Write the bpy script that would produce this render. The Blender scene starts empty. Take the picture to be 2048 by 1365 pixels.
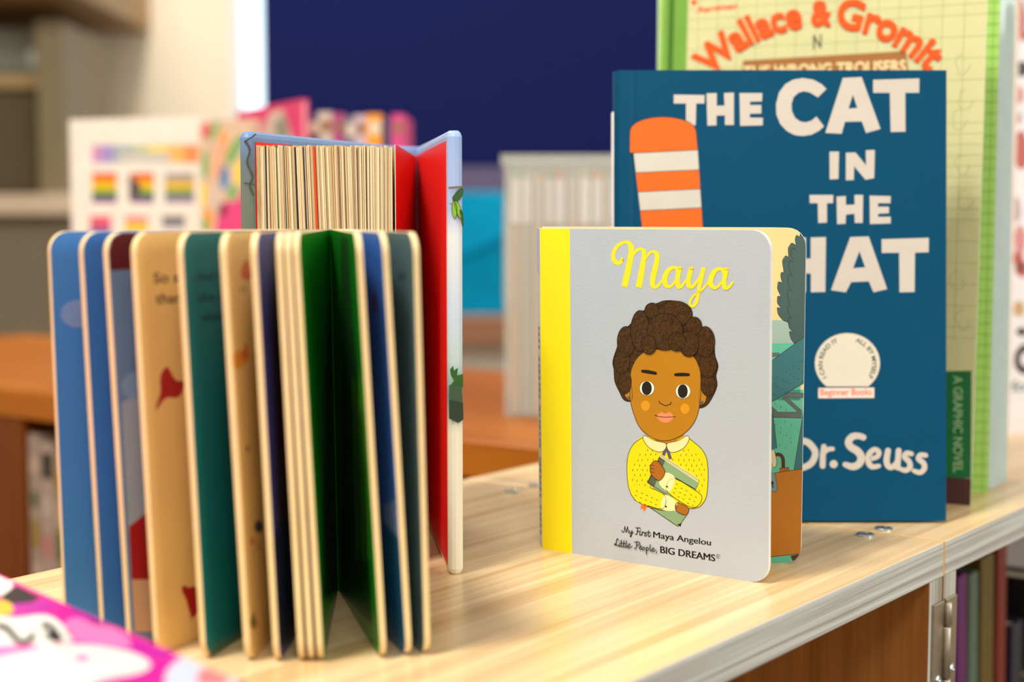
import bpy, bmesh, math, random
from mathutils import Vector, Matrix
from mathutils.geometry import tessellate_polygon

random.seed(7)
sc = bpy.context.scene
COL = sc.collection

# ------------------------------------------------------------------ camera
ZS = 0.75                     # height of the shelf tops above the floor
CH = 0.161                    # lens above the shelf top
FPX = 3100.0                  # focal length in pixels of a 2048 px wide frame
HORIZ = 425.0
PITCH = math.atan((682.5 - HORIZ) / FPX)
CAM = Vector((0, 0, ZS + CH))
cam_d = bpy.data.cameras.new('camera')
cam = bpy.data.objects.new('camera', cam_d)
COL.objects.link(cam)
cam.location = CAM
cam.rotation_euler = (math.pi / 2 - PITCH, 0, 0)
cam_d.sensor_width = 36
cam_d.lens = FPX / 2048 * 36
cam_d.clip_start = 0.02
cam_d.dof.use_dof = True
cam_d.dof.focus_distance = 0.70
cam_d.dof.aperture_fstop = 5.2
cam_d.dof.aperture_blades = 0
sc.camera = cam
RC = Matrix.Rotation(math.pi / 2 - PITCH, 3, 'X')

# ------------------------------------------------------------------ world, lamps, exposure
w = bpy.data.worlds.new('sky'); sc.world = w
w.use_nodes = True
wn = w.node_tree
bg = wn.nodes['Background']
bg.inputs['Color'].default_value = (0.72, 0.90, 1.0, 1)
bg.inputs['Strength'].default_value = 2.6
sc.view_settings.view_transform = 'Standard'
sc.view_settings.look = 'None'
sc.view_settings.gamma = 1
sc.view_settings.use_curve_mapping = False
sc.view_settings.exposure = 0.08
sc.cycles.use_denoising = True
sc.cycles.max_bounces = 8

def area(name, loc, target, sx, sy, power, col):
    d = bpy.data.lights.new(name, 'AREA')
    d.shape = 'RECTANGLE'; d.size = sx; d.size_y = sy; d.energy = power; d.color = col
    o = bpy.data.objects.new(name, d); COL.objects.link(o)
    o.location = loc
    o.rotation_euler = (Vector(target) - Vector(loc)).to_track_quat('-Z', 'Y').to_euler()
    return o
WARM = (1.0, 0.90, 0.76)
COOL = (0.72, 0.90, 1.0)
area('overhead_light', (-0.56, 0.08, 2.55), (-0.56, 0.08, 0), 0.32, 0.32, 37, (1.0, 0.95, 0.86))
area('overhead_light', (-1.2, -0.4, 2.55), (-1.2, -0.4, 0), 0.7, 0.7, 16, (1.0, 0.96, 0.89))
area('overhead_light', (0.2, -1.2, 2.55), (0.2, -1.2, 0), 0.7, 0.7, 26, (1.0, 0.96, 0.89))  # unseen frontal fill, added to soften the shadows on the shelf
area('overhead_light', (1.5, 2.5, 2.55), (1.5, 2.5, 0), 0.6, 0.6, 20, WARM)
area('overhead_light', (-0.6, 2.55, 2.5), (-0.6, 2.55, 0), 0.5, 0.5, 27, (1.0, 0.93, 0.83))  # unseen, added close to the back wall to brighten it
area('window_daylight', (2.35, -0.4, 1.55), (0.1, 0.7, 0.8), 1.6, 1.3, 32, COOL)

# ------------------------------------------------------------------ helpers
def lin(c):
    o = []
    for v in c[:3]:
        v /= 255.0
        o.append(v / 12.92 if v <= 0.04045 else ((v + 0.055) / 1.055) ** 2.4)
    return (*o, 1.0)

def ray(px, py):
    return (RC @ Vector(((px - 1024) / FPX, (682.5 - py) / FPX, -1))).normalized()
def G(px, py, z=0.0):
    """point of the shelf plane (z above it) on the sight line of a photo pixel"""
    d = ray(px, py); t = (ZS + z - CAM.z) / d.z
    return CAM + d * t
def AT(px, py, Y):
    """point at world depth Y on the sight line of a photo pixel"""
    d = ray(px, py); return CAM + d * (Y / d.y)
def project(p):
    q = RC.inverted() @ (p - CAM)
    return 1024 + FPX * q.x / -q.z, 682.5 - FPX * q.y / -q.z

MATS = {}
def M(name, rgb, rough=0.5, var=0.04, scale=60, bump=0.0, spec=0.5, metal=0.0, coat=0.0):
    if name in MATS: return MATS[name]
    m = bpy.data.materials.new(name); m.use_nodes = True
    nt = m.node_tree; b = nt.nodes['Principled BSDF']
    b.inputs['Roughness'].default_value = rough
    b.inputs['Metallic'].default_value = metal
    b.inputs['Specular IOR Level'].default_value = spec
    if coat: 
        b.inputs['Coat Weight'].default_value = coat
        b.inputs['Coat Roughness'].default_value = 0.12
    tc = nt.nodes.new('ShaderNodeTexCoord')
    nz = nt.nodes.new('ShaderNodeTexNoise'); nz.inputs['Scale'].default_value = scale
    nz.inputs['Detail'].default_value = 4
    nt.links.new(tc.outputs['Object'], nz.inputs['Vector'])
    rp = nt.nodes.new('ShaderNodeValToRGB')
    c = lin(rgb)
    lo = tuple(max(0, x * (1 - var)) for x in c[:3]) + (1,)
    hi = tuple(min(1, x * (1 + var)) for x in c[:3]) + (1,)
    rp.color_ramp.elements[0].position = 0.3; rp.color_ramp.elements[0].color = lo
    rp.color_ramp.elements[1].position = 0.7; rp.color_ramp.elements[1].color = hi
    nt.links.new(nz.outputs['Fac'], rp.inputs['Fac'])
    nt.links.new(rp.outputs['Color'], b.inputs['Base Color'])
    if bump:
        bp = nt.nodes.new('ShaderNodeBump'); bp.inputs['Strength'].default_value = bump
        bp.inputs['Distance'].default_value = 0.0006
        n2 = nt.nodes.new('ShaderNodeTexNoise'); n2.inputs['Scale'].default_value = 900
        nt.links.new(tc.outputs['Object'], n2.inputs['Vector'])
        nt.links.new(n2.outputs['Fac'], bp.inputs['Height'])
        nt.links.new(bp.outputs['Normal'], b.inputs['Normal'])
    MATS[name] = m
    return m

def wood(name, light, dark, grain=(1.2, 40, 40), rough=0.35, amount=0.5, fine=True, spec=0.5):
    """board with grain running along the local X axis (grain = texture scale per axis)"""
    if name in MATS: return MATS[name]
    m = bpy.data.materials.new(name); m.use_nodes = True
    nt = m.node_tree; b = nt.nodes['Principled BSDF']
    b.inputs['Roughness'].default_value = rough; b.inputs['Specular IOR Level'].default_value = spec
    tc = nt.nodes.new('ShaderNodeTexCoord'); mp = nt.nodes.new('ShaderNodeMapping')
    mp.inputs['Scale'].default_value = grain
    nt.links.new(tc.outputs['Object'], mp.inputs['Vector'])
    n1 = nt.nodes.new('ShaderNodeTexNoise'); n1.inputs['Scale'].default_value = 1.0
    n1.inputs['Detail'].default_value = 5; n1.inputs['Distortion'].default_value = 0.6
    nt.links.new(mp.outputs['Vector'], n1.inputs['Vector'])
    n2 = nt.nodes.new('ShaderNodeTexNoise'); n2.inputs['Scale'].default_value = 6.0
    n2.inputs['Detail'].default_value = 3
    nt.links.new(mp.outputs['Vector'], n2.inputs['Vector'])
    mx = nt.nodes.new('ShaderNodeMath'); mx.operation = 'MULTIPLY_ADD'
    mx.inputs[1].default_value = 0.45 if fine else 0.1
    nt.links.new(n2.outputs['Fac'], mx.inputs[0]); nt.links.new(n1.outputs['Fac'], mx.inputs[2])
    rp = nt.nodes.new('ShaderNodeValToRGB')
    rp.color_ramp.elements[0].position = 0.72 - 0.35 * amount; rp.color_ramp.elements[0].color = lin(light)
    rp.color_ramp.elements[1].position = 0.72 + 0.35 * amount; rp.color_ramp.elements[1].color = lin(dark)
    nt.links.new(mx.outputs[0], rp.inputs['Fac'])
    nt.links.new(rp.outputs['Color'], b.inputs['Base Color'])
    MATS[name] = m
    return m

class MB:
    """collects faces with materials and links them as one mesh object"""
    def __init__(s): s.v = []; s.f = []; s.m = []; s.mats = []
    def mi(s, m):
        if m not in s.mats: s.mats.append(m)
        return s.mats.index(m)
    def face(s, pts, m):
        i = len(s.v); s.v += [Vector(p) for p in pts]
        s.f.append(list(range(i, i + len(pts)))); s.m.append(s.mi(m))
    def mesh(s, vs, fs, m):
        i = len(s.v); s.v += [Vector(p) for p in vs]; k = s.mi(m)
        for f in fs: s.f.append([a + i for a in f]); s.m.append(k)
    def prism(s, outline, ext, mf, mb=None, me=None):
        """outline: planar 3D loop, extruded by vector ext; mf front, mb back, me edges"""
        n = len(outline); o = [Vector(p) for p in outline]; b = [p + ext for p in o]
        nr = (o[1] - o[0]).cross(o[2] - o[1])
        area_n = Vector((0, 0, 0))
        for i in range(n): area_n += o[i].cross(o[(i + 1) % n])
        if area_n.dot(ext) > 0: o = o[::-1]; b = b[::-1]
        i = len(s.v); s.v += o + b
        s.f.append(list(range(i, i + n))); s.m.append(s.mi(mf))
        s.f.append(list(range(i + 2 * n - 1, i + n - 1, -1))); s.m.append(s.mi(mb or mf))
        e = s.mi(me or mf)
        for k in range(n):
            k2 = (k + 1) % n
            s.f.append([i + k, i + n + k, i + n + k2, i + k2]); s.m.append(e)
    def box(s, c, size, m, rot=None):
        c = Vector(c); hx, hy, hz = (d / 2 for d in size)
        R = rot or Matrix.Identity(3)
        P = lambda x, y: c + R @ Vector((x * hx, y * hy, -hz))
        s.prism([P(-1, -1), P(1, -1), P(1, 1), P(-1, 1)], R @ Vector((0, 0, 2 * hz)), m)
    def lathe(s, c, prof, m, n=24, rot=None):
        """prof: (radius, z) pairs about the z axis through c"""
        c = Vector(c); R = rot or Matrix.Identity(3); vs = []; fs = []
        for r, z in prof:
            for k in range(n):
                a = 2 * math.pi * k / n
                vs.append(c + R @ Vector((r * math.cos(a), r * math.sin(a), z)))
        for j in range(len(prof) - 1):
            for k in range(n):
                k2 = (k + 1) % n
                fs.append([j * n + k, j * n + k2, (j + 1) * n + k2, (j + 1) * n + k])
        fs.append(list(range(n))[::-1]); fs.append([(len(prof) - 1) * n + k for k in range(n)])
        s.mesh(vs, fs, m)
    def build(s, name, parent=None, bevel=0.0, smooth=False, seg=2):
        me = bpy.data.meshes.new(name)
        inv = (WORLD[parent.name] if parent else Matrix.Identity(4)).inverted()
        me.from_pydata([inv @ p for p in s.v], [], s.f)
        for m in s.mats: me.materials.append(m)
        me.polygons.foreach_set('material_index', s.m)
        if smooth: me.polygons.foreach_set('use_smooth', [True] * len(me.polygons))
        me.update()
        o = bpy.data.objects.new(name, me); COL.objects.link(o)
        if parent: o.parent = parent
        WORLD[o.name] = WORLD[parent.name] if parent else Matrix.Identity(4)
        if bevel:
            b = o.modifiers.new('bevel', 'BEVEL'); b.width = bevel; b.segments = seg
            b.limit_method = 'ANGLE'; b.angle_limit = 0.7
        return o
WORLD = {}
def tag(o, label, cat, group=None):
    o['label'] = label; o['category'] = cat
    if group: o['group'] = group
    return o
def thing(name, loc, label, cat, group=None, rz=0.0):
    o = bpy.data.objects.new(name, None); COL.objects.link(o)
    o.empty_display_size = 0.02
    o.location = loc; o.rotation_euler = (0, 0, rz)
    WORLD[o.name] = Matrix.Translation(Vector(loc)) @ Matrix.Rotation(rz, 4, 'Z')
    return tag(o, label, cat, group)
def struct(o):
    o['kind'] = 'structure'; return o

# ---- drawing printed artwork on a plane
def smooth(pts, n=6, closed=False):
    """Catmull-Rom through points (any number of components)"""
    L = len(pts); out = []
    rng = range(L if closed else L - 1)
    g = (lambda i: pts[i % L]) if closed else (lambda i: pts[min(max(i, 0), L - 1)])
    for i in rng:
        p0, p1, p2, p3 = g(i - 1), g(i), g(i + 1), g(i + 2)
        for k in range(n):
            t = k / n
            out.append(tuple(0.5 * (2 * b + (c - a) * t + (2 * a - 5 * b + 4 * c - d) * t * t + (3 * b - a - 3 * c + d) * t ** 3)
                             for a, b, c, d in zip(p0, p1, p2, p3)))
    if not closed: out.append(tuple(pts[-1]))
    return out

GLY = {}
def glyphs(txt, bold=0.0):
    key = (txt, bold)
    if key not in GLY:
        cu = bpy.data.curves.new('lettering', 'FONT'); cu.body = txt; cu.size = 1; cu.offset = bold
        cu.resolution_u = 5
        ob = bpy.data.objects.new('lettering', cu); COL.objects.link(ob)
        bpy.context.view_layer.update()
        me = ob.evaluated_get(bpy.context.evaluated_depsgraph_get()).to_mesh()
        vs = [(v.co.x, v.co.y) for v in me.vertices]; fs = [list(p.vertices) for p in me.polygons]
        bpy.data.objects.remove(ob); bpy.data.curves.remove(cu)
        GLY[key] = (vs, fs)
    return GLY[key]
CAP = 0.729

class Art:
    """printed artwork lying on the plane through O with normal N (towards the viewer), added to a mesh builder"""
    STEP = 0.000016
    def __init__(s, mb, O, N, U=None, V=None): s.mb = mb; s.O = Vector(O); s.N = Vector(N).normalized(); s.U = U; s.V = V; s.off = 0.00004; s.clip = None; s.pen = 1.0
    def P(s, x, y, layer=0):
        d = ray(x, y); o = s.O + s.N * (s.off + s.STEP * layer)
        return CAM + d * ((o - CAM).dot(s.N) / d.dot(s.N))
    def UV(s, u, v, layer=0):
        return s.O + s.U * u + s.V * v + s.N * (s.off + s.STEP * layer)
    def _emit(s, pts3, tris, m):
        fs = []
        for t in tris:
            a, b, c = (pts3[i] for i in t[:3])
            n = (b - a).cross(c - a)
            fs.append(list(t) if n.dot(s.N) >= 0 else list(t)[::-1])
        if s.clip:
            for f in fs:
                q = s._trim([pts3[i] for i in f])
                if len(q) > 2: s.mb.face(q, m)
            return
        s.mb.mesh(pts3, fs, m)
    def _trim(s, q):
        """keep what lies inside the convex outline of the printed sheet"""
        L = len(s.clip); cen = sum(s.clip, Vector()) / L
        for i in range(L):
            a, e = s.clip[i], s.clip[(i + 1) % L] - s.clip[i]
            if e.length < 1e-7: continue
            n = e.cross(s.N)
            if n.dot(cen - a) < 0: n = -n
            out = []
            for j in range(len(q)):
                p, r = q[j], q[(j + 1) % len(q)]; dp, dr = (p - a).dot(n), (r - a).dot(n)
                if dp >= 0: out.append(p)
                if (dp >= 0) != (dr >= 0): out.append(p.lerp(r, dp / (dp - dr)))
            q = out
            if len(q) < 3: return []
        return q
    def poly(s, pts, m, layer=0, holes=(), curve=0, uv=False):
        loops = [list(pts)] + [list(h) for h in holes]
        if curve: loops = [smooth(l, curve, True) for l in loops]
        tris = tessellate_polygon([[Vector((p[0], p[1], 0)) for p in l] for l in loops])
        f = s.UV if uv else s.P
        s._emit([f(p[0], p[1], layer) for l in loops for p in l], tris, m)
    def disc(s, cx, cy, rx, ry, m, layer=0, n=20, uv=False, rot=0):
        c, q = math.cos(rot), math.sin(rot)
        pts = []
        for k in range(n):
            a = 2 * math.pi * k / n; x, y = rx * math.cos(a), ry * math.sin(a)
            pts.append((cx + x * c - y * q, cy + x * q + y * c))
        s.poly(pts, m, layer, uv=uv)
    def line(s, pts, wd, m, layer=1, curve=5, closed=False, uv=False, cap=False):
        p = [(q[0], q[1], q[2] if len(q) > 2 else wd * s.pen) for q in pts]
        if curve and len(p) > 2: p = smooth(p, curve, closed)
        L = len(p); f = s.UV if uv else s.P; vs = []; tr = []
        for i in range(L):
            a = p[(i - 1) % L] if closed else p[max(i - 1, 0)]
            b = p[(i + 1) % L] if closed else p[min(i + 1, L - 1)]
            dx, dy = b[0] - a[0], b[1] - a[1]; l = math.hypot(dx, dy) or 1
            nx, ny = -dy / l, dx / l; h = p[i][2] / 2
            vs += [f(p[i][0] + nx * h, p[i][1] + ny * h, layer), f(p[i][0] - nx * h, p[i][1] - ny * h, layer)]
        for i in range(L if closed else L - 1):
            j = (i + 1) % L
            tr.append((2 * i, 2 * i + 1, 2 * j + 1, 2 * j))
        s._emit(vs, tr, m)
        if cap:
            for q in (p[0], p[-1]): s.disc(q[0], q[1], q[2] / 2, q[2] / 2, m, layer + 0.5, 10, uv)
    def strokes(s, lst, wd, m, layer=1, sx=1, ox=0, oy=0, cap=True):
        for i, st in enumerate(lst):
            s.line([tuple([q[0] / sx + ox, q[1] / sx + oy] + [q[2] / sx for _ in q[2:3]]) for q in st], wd, m, layer + i, cap=cap)
    def text(s, txt, p0, p1, cap, m, layer=1, up=(0, -1), bold=0.0, map=None):
        vs, fs = glyphs(txt, bold)
        x0 = min(v[0] for v in vs); x1 = max(v[0] for v in vs); k = 1 / (x1 - x0)
        if map is None:
            def map(tx, ty):
                return p0[0] + (p1[0] - p0[0]) * tx + up[0] * ty * cap, p0[1] + (p1[1] - p0[1]) * tx + up[1] * ty * cap
        pts = [s.P(*map((v[0] - x0) * k, v[1] / CAP), layer) for v in vs]
        s._emit(pts, fs, m)

def rrect(O, U, V, wd, ht, r=(0, 0, 0, 0), n=6):
    """rounded rectangle loop: corners in the order bottom near O, bottom far, top far, top near"""
    cs = [((0, 0), 180), ((wd, 0), 270), ((wd, ht), 0), ((0, ht), 90)]
    sg = [(1, 1), (-1, 1), (-1, -1), (1, -1)]; out = []
    for (c, a0), g, rr in zip(cs, sg, r):
        if rr <= 0: out.append(O + U * c[0] + V * c[1]); continue
        for k in range(n + 1):
            a = math.radians(a0 + 90 * k / n)
            out.append(O + U * (c[0] + g[0] * rr + rr * math.cos(a)) + V * (c[1] + g[1] * rr + rr * math.sin(a)))
    return out
Z = Vector((0, 0, 1))
def toward_cam(U, V, O):
    n = U.cross(V).normalized()
    return n if n.dot(CAM - O) > 0 else -n

# common papers
white_edge = M('board_edge', (238, 236, 230), 0.6)
cream_edge = M('cream_board_edge', (232, 206, 154), 0.6)
paper = M('paper', (232, 222, 200), 0.7)
ink = M('black_ink', (30, 22, 18), 0.45)

# ------------------------------------------------------------------ room shell
RX0, RX1, RY0, RY1, RZ = -2.6, 2.6, -2.4, 3.2, 2.6
wallm = M('cream_wall_paint', (242, 230, 208), 0.85, 0.02, 6)
floorm = M('grey_brown_carpet', (120, 108, 96), 0.95, 0.2, 220)
ceilm = M('white_ceiling', (240, 238, 232), 0.9, 0.02, 8)
def wallbox(name, lo, hi, m):
    b = MB(); lo, hi = Vector(lo), Vector(hi)
    b.box((lo + hi) / 2, hi - lo, m); return struct(b.build(name))
T = 0.1
wallbox('floor', (RX0 - T, RY0 - T, -T), (RX1 + T, RY1 + T, 0), floorm)
wallbox('ceiling', (RX0 - T, RY0 - T, RZ), (RX1 + T, RY1 + T, RZ + T), ceilm)
wallbox('wall_left', (RX0 - T, RY0 - T, 0), (RX0, RY1 + T, RZ), wallm)
wallbox('wall_right', (RX1, RY0 - T, 0), (RX1 + T, RY1 + T, RZ), wallm)
wallbox('wall_front', (RX0, RY0 - T, 0), (RX1, RY0, RZ), wallm)
# back wall with the window opening
WX0 = AT(466, 200, RY1).x; WX1 = 0.95; WZ0 = ZS + 0.215; WZ1 = 2.2
b = MB()
for lo, hi in (((RX0, 0), (WX0, RZ)), ((WX1, 0), (RX1, RZ)), ((WX0, 0), (WX1, WZ0)), ((WX0, WZ1), (WX1, RZ))):
    b.box(((lo[0] + hi[0]) / 2, RY1 + T / 2, (lo[1] + hi[1]) / 2), (hi[0] - lo[0], T, hi[1] - lo[1]), wallm)
struct(b.build('wall_back'))
framem = M('white_window_frame', (235, 240, 242), 0.4)
glassm = bpy.data.materials.new('window_glass'); glassm.use_nodes = True
nt = glassm.node_tree; nt.nodes.clear()
out = nt.nodes.new('ShaderNodeOutputMaterial'); mixn = nt.nodes.new('ShaderNodeMixShader')
tr = nt.nodes.new('ShaderNodeBsdfTransparent'); gl = nt.nodes.new('ShaderNodeBsdfGlossy'); gl.inputs['Roughness'].default_value = 0.02
mixn.inputs[0].default_value = 0.05
nt.links.new(tr.outputs[0], mixn.inputs[1]); nt.links.new(gl.outputs[0], mixn.inputs[2]); nt.links.new(mixn.outputs[0], out.inputs[0])
b = MB()
for c, sz in (((WX0 + WX1) / 2, WZ0 + 0.01), ((WX0 + WX1) / 2, WZ1 - 0.01)):
    b.box((c, RY1 + 0.07, sz), (WX1 - WX0, 0.04, 0.02), framem)
for x in (WX0 + 0.004, WX1 - 0.004):
    b.box((x, RY1 + 0.07, (WZ0 + WZ1) / 2), (0.008, 0.04, WZ1 - WZ0), framem)
win = struct(b.build('window_1'))
b = MB(); b.box(((WX0 + WX1) / 2, RY1 + 0.075, (WZ0 + WZ1) / 2), (WX1 - WX0, 0.004, WZ1 - WZ0), glassm)
b.build('pane', win)
# navy roller blind
navy = M('navy_blind_cloth', (8, 21, 84), 0.85, 0.05, 400, 0.15, 0.2)
BX0 = AT(526, 200, 3.17).x; BX1 = WX1 + 0.04
rail_t = AT(960, 336, 3.17).z; rail_b = AT(960, 388, 3.17).z
bl = thing('roller_blind', (BX0, 3.17, rail_b), 'navy blue roller blind drawn down over the window behind the books', 'blind')
b = MB(); b.box(((BX0 + BX1) / 2, 3.172, (rail_t + 2.3) / 2), (BX1 - BX0, 0.003, 2.3 - rail_t), navy); b.build('blind_cloth', bl)
b = MB(); b.box(((BX0 + BX1) / 2, 3.165, (rail_b + rail_t) / 2), (BX1 - BX0, 0.016, rail_t - rail_b), M('mauve_rail', (92, 84, 120), 0.5)); b.build('bottom_rail', bl, 0.004)
b = MB(); b.box(((BX0 + BX1) / 2, 3.155, 2.33), (BX1 - BX0 + 0.04, 0.07, 0.08), framem); b.build('blind_cassette', bl, 0.01)
# ledge below the window
ledgem = wood('brown_ledge_wood', (176, 128, 98), (140, 96, 72), (3, 60, 60))
lt = AT(960, 632, 2.72).z; lb = AT(960, 690, 2.72).z
b = MB(); b.box((0.2, (2.72 + RY1) / 2, (lt + lb) / 2), (1.5, RY1 - 2.72, lt - lb), ledgem)
struct(b.build('trim_1', None, 0.004))
wallbox('trim_2', (-0.5, 2.80, 0), (0.9, RY1, lb), M('white_boxing', (236, 228, 212), 0.7))

# ------------------------------------------------------------------ our bookcases: local x along the front edge, y to the back
J = G(1890, 1084)
A = Vector((0.6026, 0.798, 0)).normalized(); B = Vector((-A.y, A.x, 0))
RZA = math.atan2(A.y, A.x)
top_wood = wood('maple_laminate', (240, 213, 168), (204, 166, 112), (1.3, 95, 95), 0.28, 0.6)
edge_wood = wood('ash_edge_band', (212, 214, 210), (156, 148, 138), (2.0, 90, 330), 0.5, 0.4)
edge_vert = wood('ash_edge_band_upright', (200, 198, 190), (146, 136, 124), (160, 160, 2.5), 0.5, 0.4)
side_wood = wood('cherry_side_veneer', (176, 120, 62), (140, 86, 38), (60, 60, 2.2), 0.4, 0.6)
steel = M('zinc_screw', (196, 205, 212), 0.25, 0.03, 80, 0, 0.5, 1.0)
CD, TH, SD = 0.300, 0.0172, 0.0160
GAP = 0.0011
def loc(root, x, y, z): return WORLD[root.name] @ Vector((x, y, z))
def lbox(mb, root, lo, hi, m, faces=None):
    R = WORLD[root.name].to_3x3()
    c = WORLD[root.name] @ Vector(((lo[0] + hi[0]) / 2, (lo[1] + hi[1]) / 2, (lo[2] + hi[2]) / 2))
    mb.box(c, (hi[0] - lo[0], hi[1] - lo[1], hi[2] - lo[2]), m, R)
def bookcase(x0, x1, label, near_join):
    r = thing('bookcase', Vector((J.x, J.y, 0)), label, 'bookcase', None, RZA)
    def part(name, lo, hi, m, front=None, bev=0.0006):
        mb = MB(); lbox(mb, r, lo, hi, m)
        o = mb.build(name, r, bev)
        if front:                                   # banded front edge
            o.data.materials.append(front)
            for p in o.data.polygons:
                if p.normal.y < -0.9 or (abs(p.normal.x) > 0.9 and name == 'top_panel'): p.material_index = 1
        return o
    part('top_panel', (x0, 0, ZS - TH), (x1, CD, ZS), top_wood, edge_wood)
    part('side_panel', (x0, 0.0004, 0), (x0 + SD, CD - 0.006, ZS - TH), side_wood, edge_vert)
    part('side_panel', (x1 - SD, 0.0004, 0), (x1, CD - 0.006, ZS - TH), side_wood, edge_vert)
    part('back_panel', (x0, CD - 0.006, 0), (x1, CD, ZS - TH), side_wood)
    part('shelf', (x0 + SD, 0.004, 0.40), (x1 - SD, CD - 0.006, 0.416), top_wood, edge_wood)
    part('base_panel', (x0 + SD, 0.004, 0.04), (x1 - SD, CD - 0.006, 0.056), top_wood, edge_wood)
    part('plinth', (x0 + SD, 0.01, 0), (x1 - SD, 0.026, 0.04), side_wood)
    return r
left_case = bookcase(-0.82, -GAP, 'maple topped bookcase the open books stand on', True)
right_case = bookcase(GAP, 0.80, 'maple topped bookcase hinged on beside it, coloured books inside', True)
def screw(px, py, root):
    c = G(px, py); mb = MB()
    mb.lathe(c, [(0.0046, 0), (0.0046, 0.0007), (0.0041, 0.0012), (0.0026, 0.0013), (0.0018, 0.0008), (0.0002, 0.0007)], steel, 28)
    dk = M('recess_shadow', (70, 74, 80), 0.4, metal=1)
    for a in (0.4, 0.4 + math.pi / 2):
        mb.box(c + Vector((0, 0, 0.00075)), (0.0034, 0.0008, 0.0004), dk, Matrix.Rotation(a, 3, 'Z'))
    mb.build('screw_head', root)
screw(1730, 1072, left_case); screw(1025, 985, left_case)
screw(1767, 1060, right_case); screw(1072, 972, right_case)

mb = MB(); lbox(mb, left_case, (-GAP, 0.0003, ZS - TH), (GAP - 0.0001, CD, ZS - 0.0002), M('amber_gap_glow', (226, 168, 70), 0.4)); mb.build('lit_gap_strip', left_case)  # amber strip added in the joint, standing in for light through the gap
# hinge joining the two cases
hg_m = M('brushed_hinge_steel', (176, 168, 156), 0.38, 0.08, 300, 0, 0.5, 1.0)
hz1 = ZS - 0.0290; hz0 = hz1 - 0.075
hinge = thing('hinge', loc(left_case, 0, 0, hz0), 'long steel hinge screwed across the join of the two bookcases', 'hinge', None, RZA)
for x0, x1 in ((-0.0142, -0.0012), (0.0012, 0.0150)):
    mb = MB(); lbox(mb, left_case, (x0, -0.0012, hz0), (x1, 0.0003, hz1), hg_m)
    lf = mb.build('leaf', hinge, 0.0003)
    for k in range(2):
        mb = MB(); xc = (x0 + x1) / 2 + (0.001 if x0 > 0 else -0.001)
        R = WORLD[hinge.name].to_3x3() @ Matrix.Rotation(math.pi / 2, 3, 'X')
        c = loc(left_case, xc, -0.0012, hz1 - 0.0365 - 0.026 * k - (0.0 if x0 > 0 else 0.0015))
        mb.lathe(c, [(0.0027, 0), (0.0027, 0.0005), (0.0019, 0.0011), (0.0008, 0.0012), (0.0003, 0.0008)], steel, 20, R)
        mb.build('screw', lf)
z = hz1 - 0.0005
for k, h in enumerate((0.0120, 0.0265, 0.0265, 0.008)):
    mb = MB(); c = loc(left_case, 0.0004 * (-1) ** k, -0.0022, z - h)
    mb.lathe(c, [(0.0016, 0), (0.0021, 0.0004), (0.0021, h - 0.0010), (0.0016, h - 0.0005)], hg_m, 20)
    mb.build('knuckle', hinge, 0, True); z -= h

# books inside the right-hand case
rb = [(0.029, 0.010, 0.262, (20, 50, 110), -0.05), (0.046, 0.016, 0.300, (92, 6, 92), -0.05), (0.066, 0.014, 0.298, (78, 100, 84), -0.05),
      (0.085, 0.022, 0.304, (92, 72, 12), -0.05), (0.111, 0.016, 0.312, (112, 8, 4), -0.04), (0.134, 0.02, 0.25, (14, 18, 46), -0.02),
      (0.158, 0.018, 0.21, (70, 78, 14), 0), (0.180, 0.03, 0.27, (14, 14, 18), 0)]
desc = ['thin blue book next to the hinge side in the right bookcase', 'magenta book standing in the right bookcase under the top', 'grey-green book leaning between magenta and olive spines',
        'olive yellow book leaning beside the dark red one', 'dark red book, tallest of the row in the right bookcase', 'navy book beyond the dark red one in the right bookcase',
        'low olive green book past the navy one in the right bookcase', 'black book at the dark end of the row in the right bookcase']
for (x, wd, ht, c, tilt), lab in zip(rb, desc):
    ht -= 0.020; x += 0.118
    r = thing('shelved_book', loc(right_case, x + wd / 2, 0.05, 0.416), lab, 'book', 'books inside the right bookcase', RZA)
    cm = M('cover_%d_%d_%d' % c, c, 0.5)
    Rt = WORLD[r.name].to_3x3() @ Matrix.Rotation(tilt, 3, 'Y')
    o = WORLD[r.name] @ Vector((0, 0, 0))
    def lp(x, y, z): return o + Rt @ Vector((x, y, z)) + Vector((0, 0, abs(tilt) * wd / 2))
    mb = MB(); mb.prism([lp(-wd / 2, 0, 0), lp(wd / 2, 0, 0), lp(wd / 2, 0, ht), lp(-wd / 2, 0, ht)], Rt @ Vector((0, 0.003, 0)), cm); mb.build('spine', r, 0.001)
    for sx in (-1, 1):
        mb = MB(); xx = sx * (wd / 2 - 0.001); mb.box(lp(xx, 0.083, ht / 2), (0.002, 0.16, ht), cm, Rt); mb.build('cover', r)
    mb = MB(); mb.box(lp(0, 0.08, ht / 2), (wd - 0.004, 0.15, ht - 0.006), paper, Rt); mb.build('page_block', r)
r = thing('paper_tray', loc(right_case, 0.51, 0.215, 0.416), 'pale grey box file at the back of the right bookcase', 'box', None, RZA)
gm = M('pale_grey_card', (150, 142, 140), 0.6)
mb = MB(); lbox(mb, right_case, (0.40, 0.15, 0.416), (0.62, 0.28, 0.712), gm); mb.build('box_body', r, 0.002)
mb = MB(); lbox(mb, right_case, (0.399, 0.149, 0.66), (0.621, 0.281, 0.7165), gm); mb.build('lid', r, 0.002)

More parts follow.
